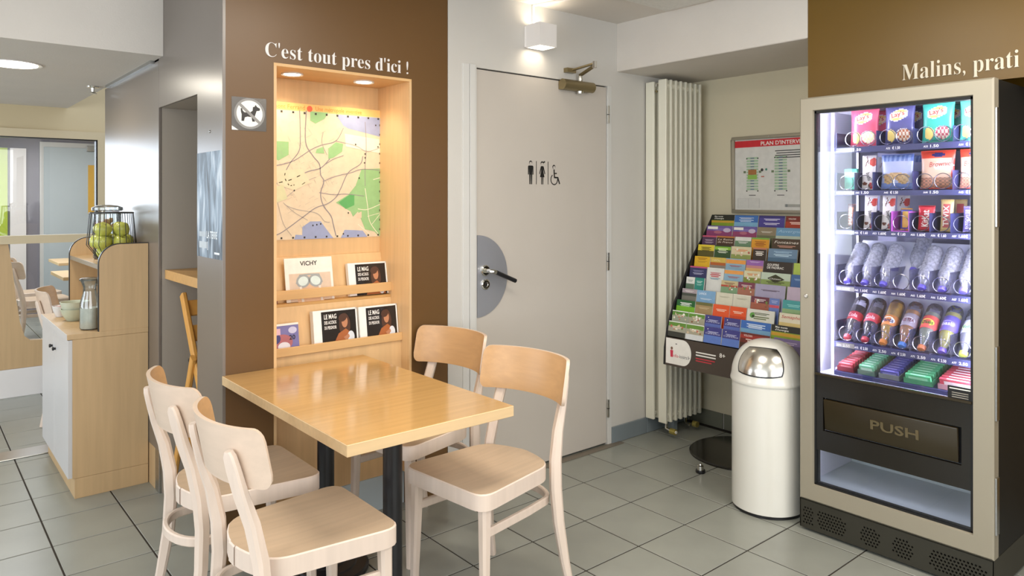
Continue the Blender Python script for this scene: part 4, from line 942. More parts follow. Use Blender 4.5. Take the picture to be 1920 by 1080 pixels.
fpn = MB(); fpn.prism([(3.276, .472), (3.281, .628), (3.287, .628), (3.282, .472)], 'xz', 1.777, 2.580, mat('stand_front_brown', '#4a4038', .4, 0, .04, 5)); fpn.build('front_panel', bs, smooth=0)
F = Frame((3.2755, 2.580, .472), (0, -1, 0), (.005, 0, .156)); p = MB(); wh = M['paper']
el = [(0.005, .012), (.005, .152)] + [(.12 + .055 * math.sin(R(a)), .082 + .070 * math.cos(R(a))) for a in range(0, 181, 12)]
p.fp(F, el, wh, .0006); p.fe(F, .045, .098, .008, .009, ink('#7c5a4a'), .001, 10); p.fp(F, [(.037, .05), (.053, .05), (.055, .088), (.035, .088)], ink('#cf3550'), .001); p.fe(F, .075, .125, .006, .003, ink('#555'.replace('#555', '#555555')), .001, 8)
p.ft(F, .052, .052, 'info-', .018, ink('#d2475c'), .0012, w=.045); p.ft(F, .099, .052, 'loisirs.fr', .018, ink('#4a4a4e'), .0012, w=.068)
for j in range(2): p.fr(F, .205, .330, .098 - j * .015, .105 - j * .015, wh, .0008)
for j in range(2): p.fr(F, .205 + .0, .325 - .02 * j, .066 - j * .013, .072 - j * .013, ink('#c23b45'), .0008)
p.ft(F, .352, .098, '8+', .022, wh, .0008, 'bold', w=.035)
p.build('front_print', bs, smooth=0)
q = MB(); q.tube([(3.50, 2.20, .02), (3.47, 2.20, .50), (3.55, 2.20, .75)], .020, M['black'], 12); q.build('pole', bs)
q = MB(); q.lathe([(.272, 0), (.272, .008), (.266, .012), (.0001, .013)], M['black_g'], 56, (3.525, 2.262, 0)); q.build('base_disc', bs)

ROWS = [(3.716, 1.303, [(2.575, 2.42), (2.42, 2.267), (2.263, 2.105), (2.1, 1.975)]), (3.665, 1.241, [(2.575, 2.401), (2.398, 2.243), (2.241, 2.128), (2.128, 1.971)]),
        (3.620, 1.184, [(2.575, 2.477), (2.476, 2.358), (2.354, 2.252), (2.250, 2.141), (2.126, 1.958)]), (3.579, 1.132, [(2.575, 2.463), (2.461, 2.353), (2.351, 2.226), (2.216, 2.135), (2.125, 1.957)]),
        (3.545, 1.066, [(2.575, 2.468), (2.466, 2.364), (2.363, 2.239), (2.236, 2.132), (2.13, 1.963), (1.96, 1.86)]), (3.500, 1.011, [(2.575, 2.457), (2.456, 2.345), (2.344, 2.224), (2.222, 2.121), (2.119, 1.952), (1.949, 1.861)]),
        (3.466, .951, [(2.575, 2.516), (2.515, 2.451), (2.342, 2.237), (2.236, 2.134), (2.132, 1.96), (1.952, 1.844)]), (3.428, .888, [(2.575, 2.475), (2.474, 2.351), (2.347, 2.243), (2.242, 2.136), (2.134, 2.029), (2.028, 1.971), (1.955, 1.829)]),
        (3.378, .829, [(2.575, 2.449), (2.447, 2.335), (2.333, 2.229), (2.228, 2.128), (2.126, 1.969), (1.945, 1.793)]), (3.339, .772, [(2.575, 2.465), (2.463, 2.359), (2.356, 2.254), (2.238, 2.139), (2.137, 1.966), (1.964, 1.796)]),
        (3.306, .716, [(2.575, 2.457), (2.455, 2.341), (2.338, 2.229), (2.226, 2.121), (2.12, 1.953), (1.933, 1.782)])]
# base colour, bands (from v, to v, colour; v counts centimetres down from the top edge), words (text, cm down, cm high, colour, style), colour words for the label
DES = [
 [('#23241c', [(3.2, 13.4, '#7f9a2c'), (3.4, 4.6, '#c39a35')], [('Mes monts', 1.3, .8, '#efeee6', 'bold'), ("d'Auvergne", 2.5, .8, '#efeee6', 'bold')], 'black topped green'), ('#3f6fb4', [(4, 13.4, '#7fb0cf')], [('', 1.6, .6, '#dfe8f2', 'sans'), ('', 3, .9, '#c8def2', 'sans')], 'bright blue'), ('#4a4190', [(0, 1.2, '#3a3478')], [('', 2, .8, '#d9d6ee', 'sans'), ('', 4.4, .8, '#e4dff5', 'bold')], 'indigo'), ('#7a2c20', [(3, 13.4, '#a93c22')], [('VOLCAN', 1.9, .9, '#e7d8cf', 'bold'), ('', 3.6, 1.0, '#efd6c9', 'bold')], 'dark red')],
 [('#6f5a9c', [(3.0, 13.4, '#8a3f6c')], [('', 2, .9, '#8d7ab8', 'sans')], 'violet pink with a white tab'), ('#6a5b9f', [(3.0, 13.4, '#913f66')], [('', 2, .9, '#8d7ab8', 'sans')], 'violet pink with a white tab and pale flowers'), ('#8d7f66', [(4.6, 13.4, '#6c7050')], [('', 2.6, .6, '#d8d2c2', 'italic')], 'plain khaki'), ('#6d9bbd', [(4.4, 13.4, '#b9c5b3')], [('Auvergne', 2.6, 1.6, '#a9cbe0', 'italic')], 'pale sky blue')],
 [('#4f3450', [(0, .9, '#c2536d')], [('', 2.6, .6, '#b9a2b4', 'sans'), ('', 4, .6, '#b9a2b4', 'sans')], 'plum with a pink top'), ('#4a3020', [(0, .8, '#c07a3a')], [('La Reine', 2.4, 1.0, '#efe2d0', 'italic'), ('de France', 3.9, 1.0, '#efe2d0', 'italic')], 'chocolate brown'), ('#6b8a6a', [(0, 2.2, '#dcdcd4')], [('', 3, .8, '#dcdcd4', 'sans')], 'white over green'), ('#dc9a2c', [(0, .9, '#7fae4a')], [('', 2.4, 1.0, '#a9621c', 'bold'), ('', 3.8, 1.0, '#a9621c', 'bold')], 'orange with a green top'), ('#4b3a2a', [], [('Fontaines', 2.6, 1.5, '#eee8dc', 'italic'), ('', 4.0, .8, '#d39a86', 'sans')], 'dark brown with white script')],
 [('#dcc53a', [(3.4, 13.4, '#5b5420')], [('', 1.7, .8, '#5a4a1a', 'italic'), ('', 2.9, .7, '#5a4a1a', 'italic')], 'yellow over olive'), ('#33502a', [(.6, 2.4, '#86b83a')], [('', 2.0, 1.0, '#dfeec0', 'italic'), ('', 3.6, .7, '#dfe4cf', 'sans')], 'dark green with a lime band'), ('#d8cba6', [(4.4, 13.4, '#8f9a55')], [('', 2, .8, '#e08a5c', 'sans')], 'cream map'), ('#3b3029', [(0, .9, '#c47d62')], [('', 2.4, .9, '#e8e2d8', 'bold'), ('', 3.6, .9, '#e8e2d8', 'bold')], 'dark brown with white letters'), ('#6f8ba6', [(4.8, 13.4, '#4d6c86')], [('', 1.6, .7, '#a9c8e0', 'sans'), ('', 3.2, .9, '#c3dcec', 'sans')], 'grey blue')],
 [('#e0b128', [], [('', 1.2, .9, '#a9751a', 'sans'), ('', 3, .6, '#b98c2a', 'sans')], 'golden yellow'), ('#d1b455', [(2.8, 4.4, '#b5622e'), (4.4, 13.4, '#8d8378')], [('CANTAL', 2.2, 1.1, '#f0e3b4', 'sans')], 'sand coloured one with a rust band'), ('#8fb0c4', [(.6, 2.8, '#e79d4c')], [('', 4, .6, '#a85560', 'sans')], 'orange and light blue'), ('#9a68b0', [(3.0, 4.4, '#c98a8a'), (4.4, 13.4, '#e0b472')], [('', 1, .4, '#d9c2e4', 'sans')], 'purple fading to peach'), ('#39302a', [], [('GOUFFRE', 2.4, 1.2, '#f2efe8', 'bold'), ('DE PADIRAC', 3.9, 1.2, '#f2efe8', 'bold')], 'black with bold white capitals'), ('#b3c75a', [], [], 'lime green')],
 [('#353660', [(0, .8, '#c0507a')], [('', 2.5, .6, '#8b8bb0', 'sans'), ('', 4, .7, '#aeb0cc', 'sans')], 'navy with a pink top'), ('#dcdcd6', [], [('', 2.9, .7, '#c14a55', 'bold'), ('', 4.2, 1.1, '#c9404e', 'bold'), ('', 6, .6, '#5b8aa0', 'sans')], 'tall white one with red letters'), ('#8fb2c8', [(.6, 2.6, '#e7a055')], [('', 4.2, .7, '#a8606a', 'sans')], 'light blue and orange'), ('#d6d0ac', [(3.6, 13.4, '#7d8a3c')], [('', 1.8, .8, '#dc8a4c', 'sans')], 'cream and green map'), ('#c2d0bc', [(3.8, 13.4, '#8da15c')], [('', 5, .8, '#4a4a2c', 'sans')], 'pale green one with a dark diamond'), ('#45679a', [], [('', 2.4, .6, '#8fb0d2', 'sans')], 'steel blue')],
 [('#e0e0da', [(3.8, 13.4, '#5d7560')], [('', 2, .8, '#9aa39a', 'sans')], 'narrow white'), ('#2f8a7c', [], [('', 2.2, .8, '#bfe0d8', 'sans'), ('', 3.8, .6, '#9acabf', 'sans')], 'narrow teal'), ('#c9b88c', [(2.4, 3.4, '#b8513f'), (3.4, 13.4, '#7fa07a')], [('', 1.4, .8, '#8e6b4f', 'sans')], 'patchwork red and cream'), ('#7d3f52', [(3, 13.4, '#a9705a')], [('', 1.8, .9, '#d8c9c4', 'sans')], 'plum collage'), ('#a9a3bd', [], [('', 3, .5, '#5b4a58', 'sans')], 'plain lavender'), ('#bfaec0', [], [], 'plain pinkish grey')],
 [('#a89aa0', [(2.4, 4.0, '#4d5148'), (4, 13.4, '#77756a')], [('', 1.3, .6, '#dcd6d2', 'sans')], 'grey pink landscape'), ('#7fa8cc', [], [('LANOS', 2.4, 1.2, '#e3eef8', 'bold'), ('', 4.6, .5, '#d5e4f0', 'sans')], 'light blue with white capitals'), ('#d9d4be', [], [('', 2.2, .5, '#b9b49c', 'sans')], 'cream'), ('#d6d2be', [(0, .5, '#e6e2d2')], [('', 2.2, .5, '#b2ae96', 'sans')], 'cream, right of its twin,'), ('#6e3846', [(3.2, 13.4, '#a5604a')], [('', 1.6, .9, '#e2cfd0', 'sans')], 'dark red collage'), ('#6b80bd', [(3.4, 4.8, '#cf5668')], [('', 1.6, 1, '#a9b4dc', 'sans')], 'narrow blue and pink'), ('#4a9c9c', [(4.4, 13.4, '#8fae7c')], [('', 2.5, .9, '#8fd0cc', 'italic')], 'teal')],
 [('#24602f', [(3.4, 13.4, '#74b02c')], [('', 1.8, .9, '#eef2ea', 'bold'), ('', 3, .5, '#cfe0c8', 'sans')], 'dark green'), ('#a3895f', [(0, 1.6, '#6d6a3c')], [('', 3, .6, '#c8b48c', 'sans')], 'brown beige'), ('#e05a2c', [], [('', 2.8, .9, '#f2cdb8', 'sans')], 'orange red'), ('#de5629', [(4.8, 13.4, '#c94a22')], [('', 2.8, .9, '#f2cdb8', 'sans')], 'orange red, right of its twin,'), ('#d9d8cc', [], [('', 2.0, .8, '#5f6a4a', 'sans'), ('', 4.0, 1.2, '#6f7a4f', 'bold')], 'white with a green round logo'), ('#ded6bc', [(4.6, 13.4, '#d5bf7e')], [('Semaphore', 2.5, 1.5, '#c5403c', 'italic')], 'cream with red script')],
 [('#5e8a3a', [(0, .5, '#e8ebe0'), (2.6, 13.4, '#9aa08c')], [('', 2.4, .9, '#d8cfb8', 'sans')], 'green picnic photo, upper left one,'), ('#648f3a', [(0, .5, '#e8ebe0'), (2.6, 13.4, '#a39f88')], [('', 2.4, .9, '#dcd0bc', 'sans')], 'green picnic photo, upper right one,'), ('#3f3f80', [(4.4, 13.4, '#5b6bb0')], [('', 2.6, .7, '#b9bbdc', 'italic'), ('Cara-Dine', 3.8, .8, '#d4d6ee', 'italic')], 'navy night, upper left one,'), ('#433f7c', [(4.4, 13.4, '#5b6bb0')], [('', 2.6, .7, '#b9bbdc', 'italic'), ('Cara-Dine', 3.8, .8, '#d4d6ee', 'italic')], 'navy night, upper right one,'), ('#3d6cb6', [(4, 13.4, '#74a0c0')], [('', 1.8, .9, '#dbe8f6', 'sans'), ('', 3.0, .7, '#dbe8f6', 'sans')], 'royal blue'), ('#25261e', [(3.2, 13.4, '#86a02e'), (3.6, 5.2, '#c99a30')], [('Mes monts', 1.4, .9, '#efeee6', 'bold'), ("d'Auvergne", 2.7, .9, '#efeee6', 'bold')], 'black topped green')],
 [('#628c38', [(0, .5, '#eaede4'), (2.8, 13.4, '#a6a392'), (5.6, 13.4, '#3a3b34')], [('', 3, 1, '#dccfb8', 'sans')], 'green picnic photo, bottom left one,'), ('#678f3a', [(0, .5, '#eaede4'), (2.8, 13.4, '#aaa48e'), (5.6, 13.4, '#d5d8d8')], [('', 3, 1, '#dccfb8', 'sans')], 'green picnic photo, bottom right one,'), ('#403f84', [(4.4, 13.4, '#5f7cc4')], [('', 2.6, .7, '#b9bbdc', 'italic'), ('Cara-Dine', 3.8, .8, '#d4d6ee', 'italic')], 'navy night, bottom left one,'), ('#403f84', [(4.6, 13.4, '#5f7cc4')], [('', 2.6, .7, '#b9bbdc', 'italic'), ('Cara-Dine', 3.8, .8, '#d4d6ee', 'italic')], 'navy night, bottom right one,'), ('#6d2a20', [(1, 2.8, '#a03226'), (5, 13.4, '#4a2a1c')], [('VOLCAN', 1.9, 1.0, '#e7d3cb', 'bold'), ('', 3.5, 1.0, '#e9d3c6', 'bold')], 'dark red'), ('#7a6c98', [(3, 13.4, '#5c5274')], [('', 2, 1, '#b4a8c8', 'sans')], 'greyish violet')],
]
ORD = ['topmost row', 'second row from the top', 'third row from the top', 'fourth row from the top', 'fifth row from the top', 'middle row', 'fifth row from the bottom', 'fourth row from the bottom', 'third row from the bottom', 'second row from the bottom', 'bottom row']
rl_ = random.Random(11)
for k, (x, zt, cols) in enumerate(ROWS):
    hB = .085 if k == 10 else .118 if k == 9 else .135
    lean = R(10)
    MB().box(max(x - .034, 3.289), x + .012, 1.780, 2.578, zt - hB - .014, zt - hB - .006, BK).build('tier', bs, smooth=0)
    for (ya, yb), (base, bands, words, cw) in zip(cols, DES[k]):
        w = ya - yb - .002; th = rl_.uniform(.004, .010)
        o_ = thing_loc = (x - math.sin(lean) * hB, ya - .001, zt - hB * math.cos(lean))
        Fb = Frame((0, 0, 0), (0, -1, 0), (0, 0, 1)); mb = MB()
        mb.box(0, th, -w, 0, 0, hB, M['paper']); mb.fr(Fb, 0, w, 0, hB, ink(base), .0004)
        for i, (v0, v1, c_) in enumerate(bands): mb.fr(Fb, 0, w, max(0, hB - v1 / 100), hB - v0 / 100, ink(c_), .0007 + .0002 * i)
        for tx, v, h_, c_, st_ in words:
            if tx:
                if st_ == 'italic' and len(tx) > 7: mb.ft(Fb, w * .08, hB - v / 100, tx, h_ / 100, ink(c_), .0014, st_, w=w * .84)
                else: mb.ft(Fb, w * .12, hB - v / 100, tx, h_ / 100, ink(c_), .0014, st_, w=min(w * .78, len(tx) * h_ / 100 * .8))
            else:
                for j in range(2): mb.fr(Fb, w * (.2 + .06 * j), w * (.82 - .1 * j), hB - (v + j * h_ * .8) / 100, hB - (v + j * h_ * .8 - h_ * .45) / 100, ink(c_), .0014)
        if 'white tab' in cw: mb.fr(Fb, w * .04, w * .44, hB - .021, hB - .006, M['paper'], .0016); mb.fe(Fb, w * .8, hB - .025, w * .15, .013, ink('#c5b7cf'), .0015, 10); mb.fe(Fb, w * .45, hB - .038, w * .16, .009, ink('#b0697a'), .0015, 10)
        if 'diamond' in cw: mb.fp(Fb, [(w * .22, hB - .030), (w * .5, hB - .008), (w * .82, hB - .032), (w * .5, hB - .052)], ink('#39381f'), .0016); mb.ft(Fb, w * .3, hB - .035, 'Chateau', .008, M['paper'], .002, 'italic', w=w * .4)
        if 'round logo' in cw: mb.fe(Fb, w * .2, hB - .032, .014, .014, ink('#5f9a45'), .0016); mb.fe(Fb, w * .235, hB - .036, .007, .007, ink('#2f3a22'), .0018, 12)
        if 'picnic' in cw or 'collage' in cw or 'map' in cw or 'patchwork' in cw:
            rp = random.Random(hash(cw) % 1000 if False else len(cw) + k)
            for j in range(9): mb.fe(Fb, w * rp.uniform(.12, .9), hB - rp.uniform(.016, .05), w * rp.uniform(.03, .07), rp.uniform(.003, .008), ink(rp.choice(['#d8c3a4', '#c2695a', '#e2dccb', '#6f8a3f', '#8a5a3c', '#f0ede2'])), .0016 + .0001 * j, 8)
        if 'night' in cw: mb.fe(Fb, w * .2, hB - .012, .003, .003, M['paper'], .0016, 8)
        ob = mb.build('leaflet', local=True, smooth=0); ob.location = o_; ob.rotation_euler = (0, R(10), 0)
        if ',' in cw: hd_, rs_ = cw.rstrip(',').split(',', 1); lb_ = hd_ + ' leaflet,' + rs_ + ', in the '
        elif ' one ' in cw: lb_ = cw.replace(' one ', ' leaflet ', 1) + ', in the '
        else: lb_ = cw + ' leaflet in the '
        lb_ = lb_.replace(', in the ', ', ') if len(lb_.split()) > 10 else lb_
        lb_ = lb_ + ORD[k]; lb_ = lb_ if len(lb_.split()) > 13 else lb_ + ' of the rack'
        lb_ = lb_.replace(' from the ', ' from ') if len(lb_.split()) > 16 else lb_
        tag(ob, lb_, 'leaflet', 'leaflets in the corner rack')

# ------------------------------------------------------------------ vending machine
VX = 2.922; VY0, VY1 = .873, 1.591
vm = thing('vending_machine', (3.28, 1.232, 0), 'glass fronted snack and drinks vending machine with an aluminium framed door', 'vending machine')
q = MB(); Kb = M['machine_black']
q.box(2.975, 3.66, VY0 + .002, VY0 + .022, .03, 1.822, Kb); q.box(2.975, 3.66, VY1 - .022, VY1 - .002, .03, 1.822, Kb); q.box(2.975, 3.66, VY0 + .022, VY1 - .022, 1.795, 1.822, Kb); q.box(3.62, 3.66, VY0 + .022, VY1 - .022, .03, 1.795, Kb); q.box(2.975, 3.62, VY0 + .022, VY1 - .022, .03, .19, Kb)
q.build('cabinet_body', vm, smooth=0, bevel=0)
for (x_, y_) in [(3.0, .90), (3.0, 1.56), (3.6, .90), (3.6, 1.56)]:
    f = MB(); f.lathe([(.02, 0), (.02, .006), (.012, .010), (.012, .031)], M['steel'], 10, (x_, y_, 0)); f.build('levelling_foot', vm)
# mitred aluminium door frame
A = M['alum']; OY0, OY1, OZ0, OZ1 = .941, 1.529, .206, 1.765; f = MB()
out = [(VY0, .133), (VY1, .133), (VY1, 1.824), (VY0, 1.824)]; inn = [(OY0, OZ0), (OY1, OZ0), (OY1, OZ1), (OY0, OZ1)]
for i in range(4):
    j = (i + 1) % 4; pr = []
    for x_, ins in [(VX + .050, 0), (VX + .006, 0), (VX, .006)]:
        for (a_, b_), in [((out[i]),), ((out[j]),)]:
            cy_, cz_ = (VY0 + VY1) / 2, (1.824 + .133) / 2; pr.append((x_, a_ + (ins if a_ < cy_ else -ins), b_ + (ins if b_ < cz_ else -ins)))
    for x_ in (VX, VX + .014, VX + .050):
        dlt = 0 if x_ > VX else -.004
        for (a_, b_) in (inn[i], inn[j]):
            cy_, cz_ = (VY0 + VY1) / 2, 1.0; pr.append((x_, a_ + (dlt if a_ < cy_ else -dlt), b_ + (dlt if b_ < cz_ else -dlt)))
    f.add(pr, [(2 * k_, 2 * k_ + 1, 2 * k_ + 3, 2 * k_ + 2) for k_ in range(5)], A)
bmf = f.build('door_frame', vm, smooth=0)
g = MB()
for a in [(OY0 - .001, OY0 + .007, OZ0, OZ1), (OY1 - .007, OY1 + .001, OZ0, OZ1), (OY0, OY1, OZ1 - .010, OZ1 + .001), (OY0, OY1, OZ0 - .001, OZ0 + .005)]: g.box(VX + .010, VX + .045, *a, Kb)
g.build('door_gasket', vm, smooth=0)
MB().box(VX + .016, VX + .021, OY0 + .006, OY1 - .006, .672, OZ1 - .009, M['vglass']).build('display_pane', vm, smooth=0)
MB().box(VX + .016, VX + .021, OY0 + .006, OY1 - .006, OZ0 + .004, .353, M['vglass']).build('lower_pane', vm, smooth=0)
q = MB(); q.lathe([(.009, 0), (.009, .004), (.006, .006)], M['chrome'], 14, (VX, 1.560, .990), Matrix.Rotation(R(-90), 3, 'Y')); q.build('door_lock', vm)
for z0, z1 in [(1.30, 1.72), (.62, .88), (.22, .42)]: MB().box(VX + .012, VX + .04, VY0 - .006, VY0, z0, z1, M['steel']).build('door_hinge', vm, bevel=.001)
# delivery panel with a push flap
q = MB(); FY0, FY1, FZ0, FZ1 = .978, 1.494, .436, .574; BG = M['black_g']
q.box(VX + .012, VX + .030, OY0 + .006, OY1 - .006, FZ1, .672, BG); q.box(VX + .012, VX + .030, OY0 + .006, OY1 - .006, .353, FZ0, BG); q.box(VX + .012, VX + .030, OY0 + .006, FY0, FZ0, FZ1, BG); q.box(VX + .012, VX + .030, FY1, OY1 - .006, FZ0, FZ1, BG); q.box(VX + .034, VX + .036, FY0, FY1, FZ0, FZ1, M['hole'])
dp = q.build('delivery_panel', vm, smooth=0); MB().box(VX + .004, VX + .014, OY0 + .002, OY1 - .002, .664, .674, M['brown_g']).build('ledge', dp, bevel=.002)
fl_ = MB().obox((VX + .019, (FY0 + FY1) / 2 + .004, .505), (.014, FY1 - FY0 - .016, .128), Matrix.Rotation(R(-5), 3, 'Y'), M['brown_g']).build('push_flap', vm, bevel=.003, seg=2)
F = Frame((VX + .0125, 1.30, .492), (0, -1, 0), (-.087, 0, .996)); p = MB(); p.ft(F, 0, 0, 'PUSH', .036, ink('#5f543c', .25), .0, 'bold', w=.178, depth=.003)  # letters coloured lighter than the flap, painting in their lit edges
p.build('embossed_lettering', fl_, smooth=0)
# plinth with real perforations
q = MB(); zrows = [.034 + .0125 * i for i in range(6)]; PX_ = VX + .004
groups = [(1.583, 1.530, 0), (1.520, 1.392, 1), (1.342, 1.258, 2), (1.222, 1.136, 2), (1.088, .892, 1)]
PM = M['plinth']; pitch = .0125
def quad(y0, y1, z0, z1): q.add([(PX_, y0, z0), (PX_, y1, z0), (PX_, y1, z1), (PX_, y0, z1)], [(3, 2, 1, 0)], PM)
quad(VY0, VY1, .012, zrows[0] - pitch / 2); quad(VY0, VY1, zrows[-1] + pitch / 2, .131)
for ri, z in enumerate(zrows):
    hs = []
    for (ya, yb, kind) in groups:
        n_ = int((ya - yb) / pitch); off = (ri % 2) * pitch * .5
        for i in range(n_):
            y = yb + pitch * (i + .5) + off
            if y > ya - pitch * .3: continue
            if kind and (ri in (0, 5)) and (i < 1 or i > n_ - 2): continue
            hs.append(y)
    hs.sort(); cur = VY0
    for y in hs:
        if y - pitch / 2 < cur - 1e-6: continue
        quad(cur, y - pitch / 2, z - pitch / 2, z + pitch / 2); cur = y + pitch / 2
        sq = [(y + sx * pitch / 2, z + sz * pitch / 2) for sx, sz in [(-1, -1), (0, -1), (1, -1), (1, 0), (1, 1), (0, 1), (-1, 1), (-1, 0)]]
        ho = [(y + .0042 * math.cos(R(a)), z + .0042 * math.sin(R(a))) for a in (225, 270, 315, 0, 45, 90, 135, 180)]
        vsq = [(PX_, a, b_) for a, b_ in sq] + [(PX_, a, b_) for a, b_ in ho] + [(PX_ + .006, a, b_) for a, b_ in ho]
        q.add(vsq, [(i, 8 + i, 8 + (i + 1) % 8, (i + 1) % 8) for i in range(8)] + [(8 + i, 16 + i, 16 + (i + 1) % 8, 8 + (i + 1) % 8) for i in range(8)], PM)
    quad(cur, VY1, z - pitch / 2, z + pitch / 2)
pln = q.build('plinth_grille', vm, smooth=0)
MB().box(PX_ + .012, PX_ + .016, VY0 + .004, VY1 - .004, .012, .130, M['hole']).build('grille_backing', pln, smooth=0)
q = MB(); q.box(PX_, 3.6, VY0 + .001, VY0 + .004, .012, .131, PM); q.box(PX_, 3.6, VY1 - .004, VY1 - .001, .012, .131, PM); q.box(PX_, VX + .06, VY0, VY1, .129, .1325, PM); q.build('plinth_side', vm, smooth=0)
# lit interior
q = MB(); LI = M['inner']; IY0, IY1, IZ0, IZ1 = .930, 1.556, .195, 1.79
q.box(2.974, 3.60, IY1, IY1 + .012, IZ0, IZ1, LI); q.box(2.974, 3.60, IY0 - .012, IY0, IZ0, IZ1, LI); q.box(2.974, 3.60, IY0, IY1, IZ1 - .01, IZ1, LI); q.box(3.59, 3.60, IY0, IY1, IZ0, IZ1, M['inner_d'])
q.box(2.974, 3.59, IY0, IY1, .192, .204, M['ltgrey']); q.box(3.02, 3.59, IY0, IY1, .645, .655, LI)
q.build('inner_liner', vm, smooth=0)
q = MB(); q.box(3.32, 3.325, IY0, IY1, .204, .645, M['ltgrey']); q.build('bin_back_panel', vm, smooth=0)
for y in (1.544, .944):
    q = MB(); q.tube([(2.990, y, .70), (2.990, y, 1.765)], .008, M['led'], 10); q.build('light_tube', vm)
q = MB(); q.tube([(2.985, .96, 1.772), (2.985, 1.53, 1.772)], .006, M['led_top'], 8); q.build('light_tube', vm)
q = MB(); q.box(3.26, 3.275, 1.497, 1.507, .66, 1.77, M['steel']); q.box(3.04, 3.05, 1.500, 1.512, .66, 1.77, M['inner']);  q.build('tray_rail', vm, smooth=0)

LANE = [1.451 - .073 * i for i in range(8)]
TR = [(1.590, 1.614, '1.50', [1.487, 1.322, 1.182, 1.040, .945]), (1.413, 1.433, '1.50', [1.487, 1.411, 1.337, 1.184, 1.042, .945]),
      (1.248, 1.269, '1.60€', None), (1.011, 1.035, '1.60€', None), (.774, .799, '2.50', None)]
trays = []
for ti, (z0, z1, price, divs) in enumerate(TR):
    q = MB(); q.box(3.032, 3.56, .945, 1.492, z1 - .004, z1, M['tray']); q.box(3.026, 3.032, .945, 1.492, z0, z1, M['tray'])
    tr_ = q.build('tray', vm, smooth=0); trays.append(tr_)
    divs = divs or [1.4875 - .073 * i for i in range(8)]
    hd_ = .10 if ti < 3 else .085
    for y in divs: MB().box(3.036, 3.50, y - .001, y + .001, z1, z1 + hd_ * (.62 if ti == 0 else .75 if ti < 3 else 1), M['tray'] if ti < 3 else M['clearp']).build('divider', tr_, smooth=0)
    cen = LANE[:7] if ti > 1 else ([1.424, 1.360, 1.284, 1.220, 1.142, 1.078, 1.014] if ti == 0 else [1.450, 1.374, 1.294, 1.230, 1.144, 1.080, 1.012])
    for y in cen:
        path = []; x_ = 3.046; rr_ = .0295
        for t_ in range(3):
            path += [(x_ + .004 * a / 24, y + rr_ * math.sin(2 * math.pi * a / 24), z1 + .034 - rr_ * math.cos(2 * math.pi * a / 24)) for a in range(25)]
            x_ += .14
        m_ = MB(); m_.tube(path, .0016, M['wire'], 5); m_.build('spiral', tr_)
    F = facing_x(3.026, 1.492, z0)
    m_ = MB(); m_.fr(F, .008, .085, .003, (z1 - z0) - .003, M['steel'], .0004); m_.build('strip_reflection', tr_, smooth=0)  # steel patch paints the silver reflection on the strip's left part
    lanes = [1.405, 1.252, 1.112, .99] if ti == 0 else ([1.449, 1.374, 1.26, 1.113, .99] if ti == 1 else LANE[:7])
    for li, y in enumerate(lanes):
        m_ = MB(); a_ = 1.492 - y
        m_.ft(F, a_ - .028, .007, 'A%d%d' % (ti + 3, li + 1), .0075, M['paper'], .0010, 'bold', w=.016)
        m_.ft(F, a_ - .004, .006, price if (li + ti) % 2 == 0 or ti == 3 else '€ ' + price.replace('€', ''), .0105, M['paper'], .0010, 'bold', w=.030); m_.build('price_label', tr_, smooth=0)
for ti in (3, 4):
    z1 = TR[ti][1]; q = MB(); q.prism([(3.100, z1), (3.105, z1), (3.285, z1 + .180), (3.280, z1 + .180)], 'xz', .95, 1.486, M['inner']); q.build('bottle_ramp', trays[ti], smooth=0)

# goods: bags
def bag(x, yc, z, w, h, d, pattern, label, words=(), lean=3, rz=0, name='crisp_packet', cat='packet', group='bags of snacks in the machine', n=(26, 34)):
    nu, nv = n; mb = MB()
    def bul(u, v): return d / 2 * max(0, 1 - abs(u) ** 2.6) ** .7 * max(0, math.sin(math.pi * min(1, max(0, (v - .03) / .94)))) ** .45
    fr = []; bk = []
    for j in range(nv + 1):
        v = j / nv
        for i in range(nu + 1):
            u = i / nu * 2 - 1; wv = w / 2 * (1 - .06 * math.sin(math.pi * v)); crimp = .0012 * math.sin(i * 2.2) if v < .06 or v > .94 else 0
            fr.append((-bul(u, v) - .0008 + crimp, -u * wv, v * h)); bk.append((bul(u, v) + .0008 + crimp, -u * wv, v * h))
    b0 = len(mb.v); mb.v += [Vector(p) for p in fr + bk]; N1 = nu + 1; T = len(fr)
    for j in range(nv):
        for i in range(nu):
            u = (i + .5) / nu * 2 - 1; v = (j + .5) / nv; c_ = ink(pattern(u, v), .3)
            mb.f.append((j * N1 + i, j * N1 + i + 1, (j + 1) * N1 + i + 1, (j + 1) * N1 + i)); mb.m.append(mb.mi(c_))
            mb.f.append((T + j * N1 + i, T + (j + 1) * N1 + i, T + (j + 1) * N1 + i + 1, T + j * N1 + i + 1)); mb.m.append(mb.mi(ink(pattern(.93, v), .3)))
        mb.f.append((j * N1, (j + 1) * N1, T + (j + 1) * N1, T + j * N1)); mb.m.append(0); mb.f.append((j * N1 + nu, T + j * N1 + nu, T + (j + 1) * N1 + nu, (j + 1) * N1 + nu)); mb.m.append(0)
    F = Frame((0, 0, 0), (0, -1, 0), (0, 0, 1))
    for tx, u, v, hh, ww, col_, tl, st_ in words:
        mb.ft(F, u * w / 2, v * h, tx, hh, ink(col_), .0016, st_, 'c', ww, R(tl), warp=lambda a, b_: bul(max(-1, min(1, a / (w / 2))), max(0, min(1, b_ / h))) + .0008)
    ob = mb.build(name, local=True, smooth=50); ob.location = (x, yc, z); ob.rotation_euler = (0, R(lean), R(rz))
    return tag(ob, label, cat, group)
def inel(u, v, cu, cv, ru, rv, t=0):
    a, b_ = u - cu, (v - cv); a, b_ = a * math.cos(t) + b_ * math.sin(t) * 2, b_ * math.cos(t) - a * math.sin(t) / 2
    return (a / ru) ** 2 + (b_ / rv) ** 2 < 1
